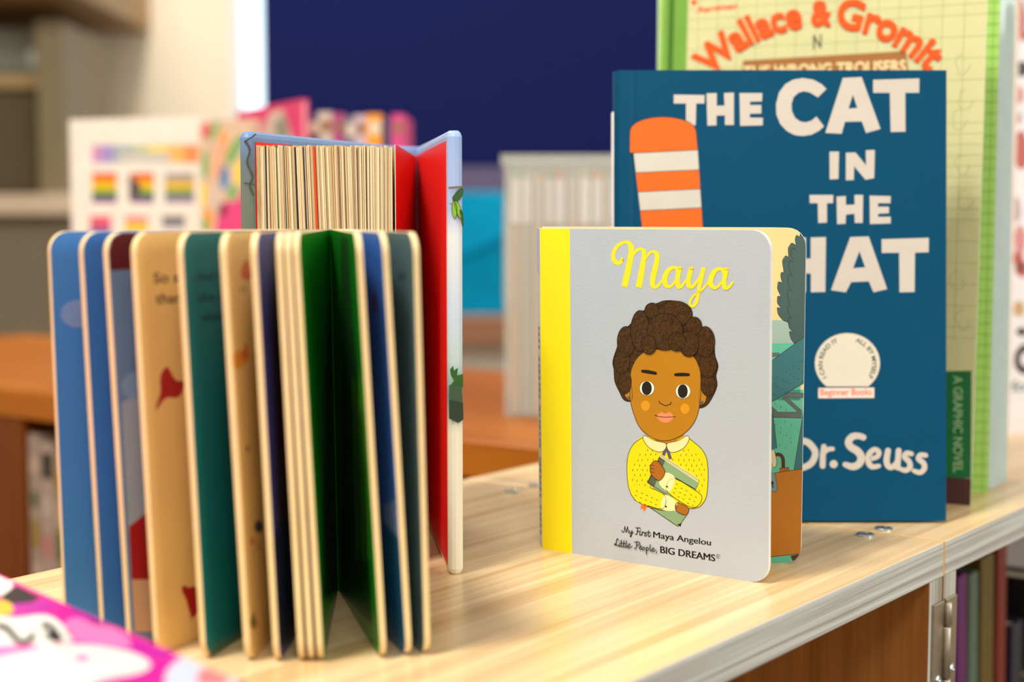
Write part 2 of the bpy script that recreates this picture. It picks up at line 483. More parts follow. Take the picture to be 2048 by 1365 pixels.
# ------------------------------------------------------------------ orange bookcase behind
FO = G(50, 782); FO2 = FO + B * -0.62; 
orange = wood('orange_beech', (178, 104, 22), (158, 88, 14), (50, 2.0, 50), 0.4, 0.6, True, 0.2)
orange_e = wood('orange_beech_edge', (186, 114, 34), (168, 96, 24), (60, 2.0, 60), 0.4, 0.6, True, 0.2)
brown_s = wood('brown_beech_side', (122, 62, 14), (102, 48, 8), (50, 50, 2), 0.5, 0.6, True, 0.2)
r = thing('low_bookcase', Vector((FO.x, FO.y, 0)), 'orange beech bookcase behind, carrying the flag sheet and clear box', 'bookcase', None, RZA)
obk = r
YA, YB = -0.598, 0.55          # along b
DEP = 0.40
def opart(name, lo, hi, m):
    mb = MB(); lbox(mb, r, lo, hi, m); return mb.build(name, r, 0.001)
OT = 0.026
opart('top_panel', (0, YA, ZS - OT), (DEP, YB, ZS), orange)
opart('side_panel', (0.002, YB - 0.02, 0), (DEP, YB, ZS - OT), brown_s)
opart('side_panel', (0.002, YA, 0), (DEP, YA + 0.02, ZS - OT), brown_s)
# upright seen at the far left of the photo: find its place along the front
def front_y(px, z=-0.12):
    best = None
    for k in range(2000):
        y = YA + (YB - YA) * k / 2000
        p = loc(r, 0, y, ZS + z); e = abs(project(p)[0] - px)
        if best is None or e < best[0]: best = (e, y)
    return best[1]
yd = front_y(46)
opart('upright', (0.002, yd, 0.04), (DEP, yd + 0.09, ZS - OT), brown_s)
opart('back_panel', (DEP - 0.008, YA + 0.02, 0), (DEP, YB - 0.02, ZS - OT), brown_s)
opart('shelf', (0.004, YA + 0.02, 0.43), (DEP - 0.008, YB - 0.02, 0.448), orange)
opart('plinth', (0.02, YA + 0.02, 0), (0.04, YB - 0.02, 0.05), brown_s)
# mottled paperbacks in it
pal = [(176, 150, 136), (36, 28, 26), (140, 112, 30), (170, 112, 110), (60, 84, 34), (184, 168, 156)]
y = yd - 0.004
labs = ['pale mottled paperback against the brown upright of the orange bookcase', 'pink and grey mottled paperback second from the brown upright',
        'yellow and black patterned paperback third from the brown upright', 'grey patterned paperback in the orange bookcase behind the board book']
for k, wd in enumerate((0.016, 0.018, 0.016, 0.02)):
    y -= wd + 0.0012
    ht = 0.262 - 0.006 * (k % 3)
    q = thing('patterned_paperback', loc(obk, 0.01, y, 0.448), labs[k], 'book', 'paperbacks in the orange bookcase', RZA)
    base = M('mottle_base%d' % k, ((150, 130, 118), (160, 138, 130), (146, 126, 98), (134, 122, 116))[k], 0.5)
    mb = MB(); lbox(mb, obk, (0.004, y, 0.448), (0.008, y + wd, 0.448 + ht), base)
    for j in range(7):
        z0 = 0.455 + ht * (j + 0.2 * random.random()) / 7.2; hh = ht / 7.2 * random.uniform(0.35, 0.75)
        lbox(mb, obk, (0.0036, y + wd * random.uniform(0.0, 0.3), z0), (0.0041, y + wd * random.uniform(0.7, 1), z0 + hh), M('mottle%d' % ((j * 2 + k) % 6), pal[(j * 2 + k) % 6], 0.5))
    mb.build('spine', q)
    mb = MB(); lbox(mb, obk, (0.008, y + 0.001, 0.45), (0.15, y + wd - 0.001, 0.446 + ht), paper); mb.build('page_block', q)
    for yy in (y, y + wd - 0.001):
        mb = MB(); lbox(mb, obk, (0.008, yy, 0.448), (0.155, yy + 0.001, 0.448 + ht), base); mb.build('cover', q)

# ------------------------------------------------------------------ grey board book with the portrait
S0 = G(1085, 1098); E0 = G(1537, 1170)
U = (E0 - S0); WM = U.length; U.normalize()
N = toward_cam(U, Z, S0)
V = (Z + N * math.tan(math.radians(1.0))).normalized()
N = toward_cam(U, V, S0)
HM = 0.1535; BT = 0.0019
mroot = thing('board_book', S0, 'small pale grey board book with yellow spine stripe and drawn portrait', 'book')
greyc = M('pale_grey_print', (184, 193, 205), 0.38, 0.02, 30, 0.12)
yel = M('yellow_print', (252, 232, 10), 0.38, 0.02, 30, 0.12)
yel2 = M('yellow_lettering', (255, 230, 40), 0.4, 0.01)
mb = MB()
mb.prism(rrect(S0, U, V, WM, HM, (0, 0.0085, 0.0085, 0)), -N * BT, greyc, white_edge, white_edge)
ar = Art(mb, S0, N, U, V)
ar.poly([(0, 0), (0.0172, 0), (0.0172, HM), (0, HM)], yel, 0, uv=True)
s4 = dict(sx=6.827, ox=1200, oy=460)
maya = [
 [(305, 385, 25), (285, 435, 52), (240, 452, 58), (192, 415, 58), (180, 340, 52), (208, 260, 52), (268, 198, 46), (340, 168, 40), (392, 178, 55), (422, 225, 70), (428, 290, 74), (412, 400, 80), (376, 580, 82), (332, 776, 82)],
 [(405, 480, 14), (450, 352, 28), (500, 285, 40), (560, 258, 42), (596, 292, 58), (600, 360, 60), (588, 450, 72), (562, 600, 80), (528, 788, 82)],
 [(582, 480, 14), (630, 382, 26), (682, 314, 38), (738, 298, 44), (778, 334, 62), (778, 410, 66), (757, 510, 72), (726, 640, 74), (716, 735, 64), (742, 780, 52), (788, 768, 40), (846, 690, 28), (870, 660, 18)],
 [(1062, 575, 50), (1042, 524, 46), (988, 518, 46), (926, 562, 66), (886, 650, 72), (884, 728, 66), (922, 772, 52), (976, 762, 36), (1036, 690, 30)],
 [(1090, 512, 56), (1075, 580, 66), (1056, 680, 64), (1066, 765, 62), (1100, 782, 42), (1152, 722, 30), (1190, 670, 24)],
 [(1246, 518, 56), (1226, 600, 66), (1206, 695, 64), (1218, 772, 62), (1262, 774, 46), (1312, 722, 36), (1360, 640, 26)],
 [(1418, 512, 58), (1390, 620, 62), (1356, 780, 52), (1336, 900, 46), (1310, 1000, 46), (1264, 1044, 40), (1228, 1026, 30), (1236, 962, 30), (1290, 892, 28), (1390, 820, 28), (1460, 742, 26), (1500, 680, 22)],
 [(1692, 595, 50), (1672, 542, 46), (1618, 534, 46), (1556, 576, 66), (1516, 662, 72), (1510, 738, 68), (1552, 790, 52), (1602, 782, 36), (1664, 712, 30)],
 [(1726, 526, 56), (1712, 600, 66), (1692, 700, 62), (1702, 784, 62), (1742, 794, 42), (1792, 745, 34), (1824, 702, 16)]]
ar.strokes(maya, 50, yel2, 2, cap=False, **s4)
ar.disc(1090 / 6.827 + 1200, 514 / 6.827 + 460, 4, 2.2, yel2, 20); ar.disc(1726 / 6.827 + 1200, 528 / 6.827 + 460, 4, 2.2, yel2, 21)
ar.disc(1246 / 6.827 + 1200, 518 / 6.827 + 460, 4.1, 2.4, yel2, 22); ar.disc(302 / 6.827 + 1200, 390 / 6.827 + 460, 2.2, 3, yel2, 23)
# drawn figure: plain cartoon woman in a yellow jumper with a green book
hair = M('brown_hair_print', (70, 44, 18), 0.22, 0.3, 500, 0.6)
hairl = M('brown_hair_line', (38, 22, 12), 0.35)
hairg = M('tan_hair_tick', (132, 92, 40), 0.35)
skin = M('tan_skin_print', (188, 128, 22), 0.4, 0.03)
skin2 = M('brown_hand_print', (172, 104, 26), 0.4, 0.03)
jump = M('yellow_jumper_print', (248, 222, 12), 0.4, 0.02)
coll = M('cream_collar_print', (250, 232, 170), 0.4)
green = M('sage_book_print', (136, 170, 128), 0.4)
dgreen = M('dark_sage_print', (86, 98, 76), 0.4)
lip = M('coral_lip_print', (244, 146, 104), 0.4)
blush = M('orange_blush_print', (224, 156, 34), 0.4)
eyew = M('eye_white_print', (250, 246, 230), 0.4)
slate = M('slate_ribbon_print', (92, 86, 100), 0.4)
orr = M('orange_ribbon_print', (244, 116, 34), 0.4)
ar.pen = 1.45
# hair mass behind the face
hairpts = [(1248, 800), (1240, 786), (1230, 764), (1228, 740), (1226, 722), (1236, 690), (1242, 664), (1258, 652), (1266, 642), (1276, 626), (1292, 620), (1298, 610), (1312, 608), (1330, 602), (1356, 604), (1376, 618), (1386, 636), (1400, 642), (1404, 656), (1420, 664), (1428, 690), (1430, 712), (1436, 732), (1432, 752), (1434, 772), (1424, 796), (1412, 812), (1396, 814), (1390, 780), (1330, 760), (1270, 780), (1262, 802)]
ar.poly(hairpts, hair, 1, curve=5)
ar.line(hairpts, 1.1, hairl, 2, closed=True)
# face
facep = [(1330, 700), (1350, 696), (1376, 704), (1392, 722), (1401, 748), (1402, 780), (1398, 818), (1388, 846), (1368, 868), (1344, 880), (1322, 882), (1300, 874), (1280, 856), (1268, 830), (1260, 796), (1261, 752), (1268, 728), (1282, 710), (1304, 700)]
ears = [[(1262, 772), (1250, 772), (1248, 786), (1254, 798), (1264, 800)], [(1400, 780), (1412, 782), (1413, 796), (1408, 808), (1399, 808)]]
for e in ears: ar.poly(e, skin, 3, curve=4); ar.line(e, 0.7, ink, 4, closed=True)
ar.disc(1257, 797, 3, 3.6, slate, 5); ar.disc(1404, 806, 3, 3.6, slate, 5)
ar.poly(facep, skin, 4, curve=5); ar.line(facep[4:16], 0.8, ink, 5)
# fringe lobes over the forehead
lobes = ((1250, 764, 12, 24), (1416, 770, 14, 22), (1244, 724, 15, 24), (1416, 730, 17, 26), (1252, 684, 17, 30), (1410, 684, 19, 30), (1304, 622, 14, 15), (1350, 628, 34, 25), (1388, 652, 15, 17),
         (1280, 662, 18, 40), (1378, 688, 19, 25), (1330, 664, 35, 36), (1354, 684, 17, 18), (1298, 690, 14, 18))
for k, (cx, cy, rx, ry) in enumerate(lobes):
    ar.disc(cx, cy, rx + 1.3, ry + 1.3, hairl, 6 + 2 * k, 30); ar.disc(cx, cy, rx, ry, hair, 7 + 2 * k, 30)
rh = random.Random(3)
for k, (cx, cy, rx, ry) in enumerate(lobes):
    for j in range(int(rx * ry / 11)):
        a = rh.uniform(0, 6.283); r = math.sqrt(rh.uniform(0.02, 0.86)); x, y = cx + rx * r * math.cos(a), cy + ry * r * math.sin(a)
        if any(((x - q[0]) / q[2]) ** 2 + ((y - q[1]) / q[3]) ** 2 < 1.1 for q in lobes[k + 1:]): continue
        b_ = math.atan2((y - cy) / ry, (x - cx) / rx) + math.pi / 2 + rh.uniform(-0.3, 0.3); l = rh.uniform(1.8, 4)
        ar.line([(x, y, 0.25), (x + l * 0.5 * math.cos(b_), y + l * 0.5 * math.sin(b_), 0.6), (x + l * math.cos(b_), y + l * math.sin(b_), 0.2)], 0.5, (hairg, hairg, hairl)[j % 3], 8 + 2 * len(lobes), 0)
for x, y, dy in ((1298, 745, 2.2), (1364, 750, 0)):
    ar.line([(x - 13, y - dy, 6), (x, y - 0.4, 7.4), (x + 13, y + dy, 6)], 5, hairl, 6, cap=True)
for x, y in ((1294, 777), (1366, 783)):
    ar.disc(x, y, 15.2, 15.2, ink, 6, 28); ar.disc(x, y, 14.5, 14.5, eyew, 7, 28); ar.disc(x - 0.5, y, 10, 14, ink, 8, 24)
ar.disc(1291, 812, 9, 10.5, blush, 6); ar.disc(1370, 818, 9, 10.5, blush, 6)
ar.line([(1318, 802), (1320, 807), (1325, 809), (1328, 811), (1333, 812), (1337, 810), (1341, 809), (1342, 804)], 1.1, ink, 6)
ar.poly([(1314, 833), (1322, 825), (1331, 828), (1339, 825), (1347, 834), (1340, 843), (1330, 846), (1320, 842)], lip, 6, curve=4)
ar.line([(1309, 831), (1320, 834), (1332, 835), (1351, 834)], 0.9, ink, 7)
# neck and jumper
ar.poly([(1300, 866), (1368, 866), (1366, 884), (1334, 892), (1302, 884)], skin, 2)
body = [(1292, 872), (1268, 888), (1256, 912), (1254, 946), (1258, 978), (1270, 1000), (1296, 1014), (1330, 1022), (1356, 1014), (1384, 1018), (1400, 1014), (1412, 996), (1416, 960), (1414, 922), (1404, 900), (1384, 882), (1372, 872), (1332, 890)]
ar.poly(body, jump, 3, curve=4); ar.line(body[:11], 0.8, ink, 4); ar.line(body[10:17], 0.8, ink, 4)
for i in range(16):
    for j in range(13):
        x = 1260 + 10.2 * i + (5 if j % 2 else 0) + rh.uniform(-1.2, 1.2); y = 888 + 10.2 * j + rh.uniform(-1.5, 1.5)
        if abs(x - 1336) < 24 and y < 910 or ((x - 1336) / 77) ** 2 + ((y - 950) / 68) ** 2 > 0.96: continue
        ar.line([(x, y), (x + (x - 1336) * 0.012, y + 4.4)], 0.75, ink, 4, 0)
for side in (((1290, 872), (1286, 878), (1296, 894), (1314, 904), (1328, 902), (1332, 888), (1310, 882)), ((1374, 872), (1378, 880), (1368, 896), (1350, 905), (1338, 903), (1334, 888), (1356, 882))):
    ar.poly(side, coll, 6, curve=4); ar.line(side, 0.7, ink, 7, closed=True)
ar.poly([(1331, 892), (1336, 892), (1344, 918), (1338, 920), (1333, 904), (1327, 918), (1322, 914)], slate, 5)
bookp = [(1321, 909), (1398, 960), (1392, 980), (1352, 1050), (1280, 1004), (1296, 964)]
ar.poly([(1280, 1002), (1288, 998), (1372, 1034), (1362, 1050), (1356, 1054)], green, 3); ar.line([(1280, 1002), (1356, 1054), (1373, 1032)], 0.8, ink, 4, 0)
ar.poly([(1354, 1050), (1363, 1047), (1361, 1054)], ink, 5)
ar.poly([(1321, 912), (1396, 964), (1392, 980), (1330, 1000), (1296, 966)], green, 5)
ar.poly([(1321, 910), (1332, 918), (1308, 975), (1294, 966)], dgreen, 6)
ar.poly([(1321, 908), (1398, 958), (1397, 966), (1319, 914)], coll, 7)
for k in (0.3, 0.65): ar.line([(1321 - k * 2, 908 + 6 * k), (1398 - k, 958 + 8 * k)], 0.5, ink, 8, 0)
ar.line([(1319, 914), (1296, 966), (1334, 990)], 0.8, ink, 8, 0); ar.line([(1397, 966), (1392, 980), (1340, 950)], 0.8, ink, 8, 0)
ar.poly([(1284, 1006), (1296, 1012), (1288, 1024), (1284, 1016), (1280, 1020)], orr, 4)
# arms crossed over the book
arm1 = [(1350, 958), (1394, 984), (1404, 996), (1396, 1012), (1378, 1014), (1336, 986), (1334, 968)]
ar.poly(arm1, jump, 9, curve=3); ar.line(arm1, 0.8, ink, 10, closed=True, curve=3)
ar.poly([(1330, 946), (1350, 956), (1340, 984), (1318, 968)], coll, 10, curve=3); ar.disc(1334, 974, 1.8, 2, ink, 11)
hand1 = [(1300, 940), (1303, 928), (1312, 922), (1322, 930), (1330, 946), (1319, 962), (1304, 952)]
ar.poly(hand1, skin2, 10, curve=4); ar.line(hand1, 0.8, ink, 11, closed=True)
for yy in (930, 937, 944): ar.line([(1301, yy), (1308, yy + 2)], 0.7, ink, 11, 0)
arm2 = [(1262, 972), (1300, 976), (1330, 992), (1326, 1018), (1296, 1012), (1270, 1000)]
ar.poly(arm2, jump, 6, curve=3); ar.line(arm2[1:5], 0.8, ink, 7)
ar.poly([(1330, 990), (1354, 1006), (1350, 1022), (1322, 1018)], coll, 7, curve=3); ar.disc(1332, 1014, 1.8, 2, ink, 8)
hand2 = [(1354, 1006), (1376, 1016), (1376, 1026), (1370, 1031), (1352, 1022)]
ar.poly(hand2, skin2, 7, curve=4); ar.line(hand2, 0.8, ink, 8, closed=True)
for i in range(5):
    for j in range(3):
        x = 1352 + 9.5 * i + 3 * j; y = 968 + 6.5 * i + 8.5 * j + (2 if i % 2 else 0)
        ar.line([(x - 6 * j, y), (x - 6 * j + 3.6, y + 2)], 0.75, ink, 11, 0)
for i in range(5):
    for j in range(3):
        x = 1272 + 10 * i - 2 * j; y = 982 + 4.5 * i + 9 * j
        if y < 1010: ar.line([(x, y), (x + 3.8, y + 1.6)], 0.75, ink, 7, 0)
ar.pen = 1.15
# bottom lettering
s5 = dict(sx=8.192, ox=1210, oy=1040)
hand = [[(275, 175), (287, 205), (310, 200), (325, 110)], [(325, 110), (345, 212)], [(345, 212), (370, 115)], [(370, 115), (380, 212)],
 [(402, 180), (398, 218), (414, 230), (440, 186)], [(443, 180), (436, 245), (425, 285), (412, 266), (430, 245), (464, 208)],
 [(505, 135), (575, 138)], [(535, 140), (528, 220), (515, 245), (497, 234)], [(522, 190), (560, 190)],
 [(574, 192), (568, 248), (582, 256), (602, 236)], [(610, 200), (604, 256)], [(606, 225), (622, 203), (640, 212), (648, 226)],
 [(676, 208), (652, 222), (682, 250), (666, 270), (642, 256)], [(712, 180), (708, 258), (724, 278), (750, 252)], [(688, 212), (742, 216)], [(579, 164), (581, 168)],
 [(216, 332), (205, 314), (190, 330), (185, 380), (165, 418), (155, 405), (170, 396), (192, 420), (216, 428), (228, 420)],
 [(236, 388), (228, 434), (246, 440), (262, 424)], [(240, 350), (241, 354)], [(268, 340), (262, 430), (282, 446), (300, 432)], [(310, 345), (303, 438), (322, 452), (338, 438)], [(252, 384), (332, 394)],
 [(352, 348), (343, 440), (358, 456), (374, 440)], [(374, 436), (408, 424), (400, 396), (380, 410), (376, 450), (400, 466), (442, 438)],
 [(482, 372), (530, 364), (570, 386), (560, 414), (524, 426)], [(520, 372), (514, 440), (500, 478), (480, 464)],
 [(562, 458), (594, 452), (588, 430), (570, 440), (564, 474), (584, 490), (612, 470)], [(626, 450), (606, 474), (620, 498), (646, 482), (640, 456), (626, 450)],
 [(672, 455), (678, 568)], [(675, 474), (698, 456), (714, 480), (694, 510), (680, 500)], [(740, 410), (737, 498), (752, 514), (768, 500)],
 [(768, 496), (800, 488), (795, 466), (776, 476), (770, 508), (790, 526), (832, 500)], [(850, 522), (838, 552)]]
ar.strokes(hand, 10 / 8.192 * 1.15, ink, 1, **s5)
q = lambda x, y: (x / 8.192 + 1210, y / 8.192 + 1040)
for k in (-3.5, 0, 3.5):
    ar.text('Maya Angelou', q(792 + k, 293), q(1733 + k, 425), 105 / 8.192, ink, 1)
for k in (-5, 0, 5):
    ar.text('BIG DREAMS', q(908 + k, 545), q(1802 + k, 686), 118 / 8.192, ink, 1)
c = q(1852, 602)
ar.line([(c[0] + 3.8 * math.cos(t * 0.5236), c[1] + 4.3 * math.sin(t * 0.5236)) for t in range(12)], 0.5, ink, 1, closed=True)
ar.text('R', q(1838, 622), q(1868, 626), 40 / 8.192, ink, 1)
mb.build('front_cover', mroot)
# spine and inner boards
S1 = G(1079, 1087)
Us = (S1 - S0); TS = 0.0125; Us.normalize()
Ns = toward_cam(Us, V, S0)
spm = M('pale_spine_print', (206, 204, 200), 0.45); lil = M('lilac_print', (176, 180, 220), 0.45)
mb = MB(); mb.prism(rrect(S0 + Us * 0.0004, Us, V, TS, HM), -Ns * 0.0015, spm, white_edge, spm)
ars = Art(mb, S0, Ns, Us, V)
ars.poly([(0.001, HM - 0.023), (TS - 0.001, HM - 0.02), (TS, HM - 0.0002), (0.001, HM - 0.0002)], lil, 0, uv=True)
for k in range(34):
    v0 = 0.006 + 0.0030 * k
    if k % 8 != 5: ars.poly([(0.004, v0), (0.0085, v0), (0.0085, v0 + 0.0016 + 0.0007 * (k % 3)), (0.004, v0 + 0.0016)], M('grey_spine_ink', (90, 88, 86), 0.5), 1, uv=True)
mb.build('spine', mroot)
E2 = G(1604, 1133)
Up = (E2 - S0); WP = Up.length; Up.normalize()
Np = toward_cam(Up, Z, S0)
peach = M('peach_sky_print', (240, 210, 150), 0.4, 0.02)
for k in range(6):
    O = S0 + Us * (0.0019 + 0.0018 * k) + Up * 0.001
    mb = MB()
    mb.prism(rrect(O, Up, Z, WP - 0.001 - 0.0006 * k, HM + 0.0006, (0, 0.0085, 0.0085, 0)), -Np * 0.0016, peach if k == 0 else white_edge, M('pink_page_print', (232, 180, 180), 0.5) if k < 5 else spm, white_edge)
    if k == 0:
        ap = Art(mb, O, Np, Up, Z); ap.clip = rrect(O, Up, Z, WP - 0.001, HM + 0.0006, (0, 0.0085, 0.0085, 0))
        tree = M('dark_teal_tree_print', (64, 92, 92), 0.4); mist = M('mist_print', (160, 186, 176), 0.4)
        mint = M('mint_field_print', (96, 190, 164), 0.4); coat = M('teal_coat_print', (56, 116, 124), 0.4)
        rail = M('grey_rail_print', (96, 106, 110), 0.4); case_m = M('brown_case_print', (190, 118, 28), 0.4); dbr = M('dark_brown_print', (74, 42, 22), 0.4)
        steelb = M('steel_blue_print', (116, 150, 160), 0.4)
        z3 = lambda pts: [(x / 3.792 + 1520, y / 3.792 + 440) for x, y in pts]
        z4 = lambda pts: [(x / 3.69 + 1520, y / 3.69 + 780) for x, y in pts]
        XR = 1603.5
        ap.poly(z3([(-60, 760), (300, 760), (300, 945), (-60, 945)]), mist, 0)
        ap.poly(z3([(-60, 940), (312, 935), (305, 1370), (-60, 1370)]), mint, 1)
        ap.poly(z4([(-60, 0), (318, 0), (300, 1275), (-60, 1290)]), mint, 1)
        tp = [(305, 60), (302, 125), (268, 120), (272, 175), (282, 205)]
        lob = [(306, 82), (300, 128), (278, 116), (266, 150), (272, 190), (240, 176), (214, 215), (216, 282), (196, 272), (170, 310), (180, 396), (160, 400), (158, 440), (168, 476), (140, 470), (132, 520), (156, 580), (134, 580), (132, 630), (156, 668), (130, 668), (140, 720), (180, 765), (212, 778), (222, 820), (246, 848), (222, 850), (236, 905), (262, 940), (352, 880), (356, 180), (344, 130)]
        ap.poly(z3(lob), tree, 2); ap.line(z3(lob[:29]), 0.8, ink, 3, 3)
        for pts in ([(280, 236), (262, 220), (240, 226), (234, 262), (248, 300)], [(258, 324), (236, 308), (220, 326), (222, 370), (238, 412)], [(248, 430), (226, 416), (210, 440), (216, 490), (230, 524)], [(246, 545), (224, 530), (206, 556), (214, 610), (226, 640)], [(236, 656), (216, 650), (208, 680), (220, 720), (236, 740)], [(242, 746), (222, 742), (214, 766), (222, 800)]):
            ap.line(z3(pts), 0.8, ink, 3)
        ap.poly(z3([(-40, 1008), (150, 1008), (150, 1040), (-40, 1040)]), rail, 2)
        ap.poly(z3([(-60, 1180), (345, 880), (338, 1235), (60, 1400), (-60, 1400)]), coat, 3)
        ap.line(z3([(-60, 1180), (345, 880)]), 0.8, ink, 4, 0); ap.line(z3([(60, 1400), (338, 1235)]), 0.9, ink, 4, 0)
        rr = random.Random(5)
        for i in range(9):
            for j in range(4):
                x = 100 + j * 62 + (i % 2) * 26; y = 1300 - 0.62 * (x - 100) - 200 + i * 38
                if x < 325 and 1180 - 0.74 * (x + 60) + 150 < y < 1360 - 0.6 * (x - 120): ap.line(z3([(x, y), (x + 14, y - 9)]), 0.7, ink, 4, 0)
        for pts in ([(200, 22), (330, 26), (328, 60), (170, 55)], [(90, 165), (310, 165), (305, 210), (95, 205)], [(160, 58), (205, 62), (312, 158), (278, 162)], [(60, 100), (128, 160), (90, 162), (60, 140)]):
            ap.poly(z4(pts), rail, 2); ap.line(z4(pts), 0.6, ink, 3, 0, closed=True)
        for i in range(16):
            x = 110 + 40 * (i % 4) + rr.uniform(-6, 6); y = (95 if i < 4 else 230 + 75 * (i // 4 - 1)) + 22 * (i % 3)
            ap.line(z4([(x, y), (x, y + 18)]), 0.7, ink, 2, 0)
        ap.poly(z4([(322, 150), (250, 596), (318, 590)]), coat, 3); ap.line(z4([(320, 160), (250, 596)]), 0.8, ink, 4, 0)
        ap.poly(z4([(40, 150), (95, 175), (125, 430), (60, 450), (40, 450)]), coat, 3); ap.line(z4([(95, 175), (125, 430), (60, 450)]), 0.8, ink, 4, 0)
        ap.poly(z4([(50, 450), (108, 448), (124, 540), (112, 574), (94, 570), (84, 580), (50, 575)]), M('pale_hand_print', (226, 206, 166), 0.4), 4); ap.line(z4([(108, 450), (124, 540), (112, 574), (94, 570), (88, 545)]), 0.8, ink, 5)
        ap.line(z4([(108, 484), (140, 478), (168, 505), (172, 580)]), 7, dbr, 3)
        ap.poly(z4([(142, 580), (212, 572), (216, 602), (145, 612)]), M('tan_loop_print', (160, 98, 36), 0.4), 5); ap.line(z4([(142, 580), (212, 572), (216, 602)]), 0.8, ink, 6, 0)
        ap.poly(z4([(-60, 640), (318, 584), (298, 1210), (-60, 1250)]), case_m, 4); ap.line(z4([(-60, 640), (318, 584)]), 0.9, ink, 5, 0); ap.line(z4([(-60, 1250), (298, 1210)]), 1.1, dbr, 5, 0)
        lk = [(70, 620), (112, 615), (130, 735), (116, 755), (84, 752), (66, 740)]
        ap.poly(z4(lk), steelb, 6); ap.line(z4(lk), 0.8, ink, 7, 0, closed=True); ap.disc(*z4([(90, 688)])[0], 3.2, 3.2, ink, 7); ap.line(z4([(90, 690), (96, 725)]), 2.2, ink, 7, 0)
        ap.poly(z4([(225, 1228), (298, 1212), (285, 1240), (245, 1268)]), dbr, 6)
    mb.build('back_cover' if k == 5 else 'page', mroot)

# ------------------------------------------------------------------ blue hardback
C0 = G(1229, 1043, 0.00112); C1 = G(1893, 1043, 0.00112)
Uc = (C1 - C0); WC = Uc.length; Uc.normalize()
Nc = toward_cam(Uc, Z, C0)
lean = math.radians(4.6)
Vc = (Z - Nc * math.tan(lean)).normalized(); Nc = toward_cam(Uc, Vc, C0)
HC = 0.2342
croot = thing('hardback_book', C0, 'blue hardback with big white block title leaning behind the portrait book', 'book')
cblue = M('teal_blue_cloth', (0, 72, 106), 0.42, 0.03, 40, 0.1, 0.12)
cwhite = M('warm_white_lettering', (204, 194, 184), 0.42, 0.02)
BK = 0.0110
# front cover: profile with hinge groove, extruded upwards
prof = [(0.0012, 0.0030), (0.0016, 0.0012), (0.0028, 0.0002), (0.0045, 0.0)]
prof += [(0.0080, 0.0), (0.0092, 0.0006), (0.0106, 0.0006), (0.0118, 0.0)] + [(WC - 0.0008, 0.0), (WC, 0.0006), (WC, 0.0020), (WC - 0.0008, 0.0026)] + [(0.0118, 0.0026), (0.0045, 0.0026), (0.0030, 0.0030)]
mb = MB(); mb.prism([C0 + Uc * u - Nc * d for u, d in prof], Vc * HC, cblue)
ac = Art(mb, C0, Nc, Uc, Vc)
zA = lambda pts: [(x / 4.014 + 1200, y / 4.014 + 120) for x, y in pts]
zB = lambda pts: [(x / 2.843 + 1500, y / 2.843 + 120) for x, y in pts]
zC = lambda pts: [(x / 2.73 + 1560, y / 2.73 + 600) for x, y in pts]
for pts in ([(592, 278), (840, 282), (838, 350), (772, 350), (768, 525), (690, 525), (690, 350), (592, 350)],
            [(855, 268), (937, 266), (937, 368), (1000, 366), (995, 266), (1075, 262), (1075, 522), (1003, 522), (1003, 445), (935, 447), (935, 525), (862, 528)],
            [(1120, 266), (1303, 266), (1300, 333), (1205, 335), (1205, 362), (1295, 362), (1295, 430), (1203, 432), (1203, 463), (1307, 465), (1307, 525), (1125, 530)]):
    ac.poly(zA(pts), cwhite, 0)
ac.poly(zB([(435, 165), (408, 138), (360, 112), (300, 103), (245, 112), (200, 138), (165, 185), (148, 250), (150, 310), (172, 365), (210, 405), (255, 428), (300, 433), (350, 425), (392, 403), (421, 378), (378, 322), (350, 345), (318, 355), (285, 350), (255, 328), (238, 290), (236, 250), (248, 212), (275, 187), (305, 178), (340, 185), (365, 200), (386, 213)]), cwhite, 0)
ac.poly(zB([(528, 102), (635, 97), (742, 392), (660, 416), (636, 350), (540, 352), (521, 420), (428, 415)]), cwhite, 0, holes=[zB([(585, 197), (610, 273), (560, 277)])])
ac.poly(zB([(570, 1008), (675, 1004), (780, 1304), (702, 1322), (676, 1260), (575, 1264), (545, 1322), (460, 1310)]), cwhite, 0, holes=[zB([(622, 1088), (655, 1180), (586, 1185)])])
for pts in ([(700, 113), (963, 105), (962, 187), (883, 187), (884, 408), (800, 410), (795, 187), (700, 187)], [(452, 522), (506, 521), (503, 677), (453, 680)],
            [(545, 528), (600, 526), (660, 600), (658, 514), (710, 512), (706, 672), (657, 682), (592, 605), (590, 683), (545, 685)],
            [(338, 768), (474, 768), (472, 815), (437, 815), (438, 925), (388, 928), (385, 815), (340, 815)],
            [(492, 778), (545, 774), (545, 825), (595, 823), (594, 768), (643, 768), (641, 927), (596, 927), (594, 875), (546, 880), (543, 932), (495, 934)],
            [(680, 772), (800, 775), (799, 815), (728, 815), (728, 835), (790, 835), (790, 872), (728, 875), (728, 893), (800, 892), (800, 930), (682, 934)],
            [(230, 1010), (318, 1010), (318, 1130), (345, 1130), (345, 1010), (432, 1008), (428, 1320), (346, 1322), (346, 1215), (318, 1215), (318, 1322), (230, 1322)],
            [(748, 1020), (1017, 1012), (1016, 1094), (938, 1097), (936, 1320), (850, 1322), (848, 1097), (749, 1098)]):
    ac.poly(zB(pts), cwhite, 0)
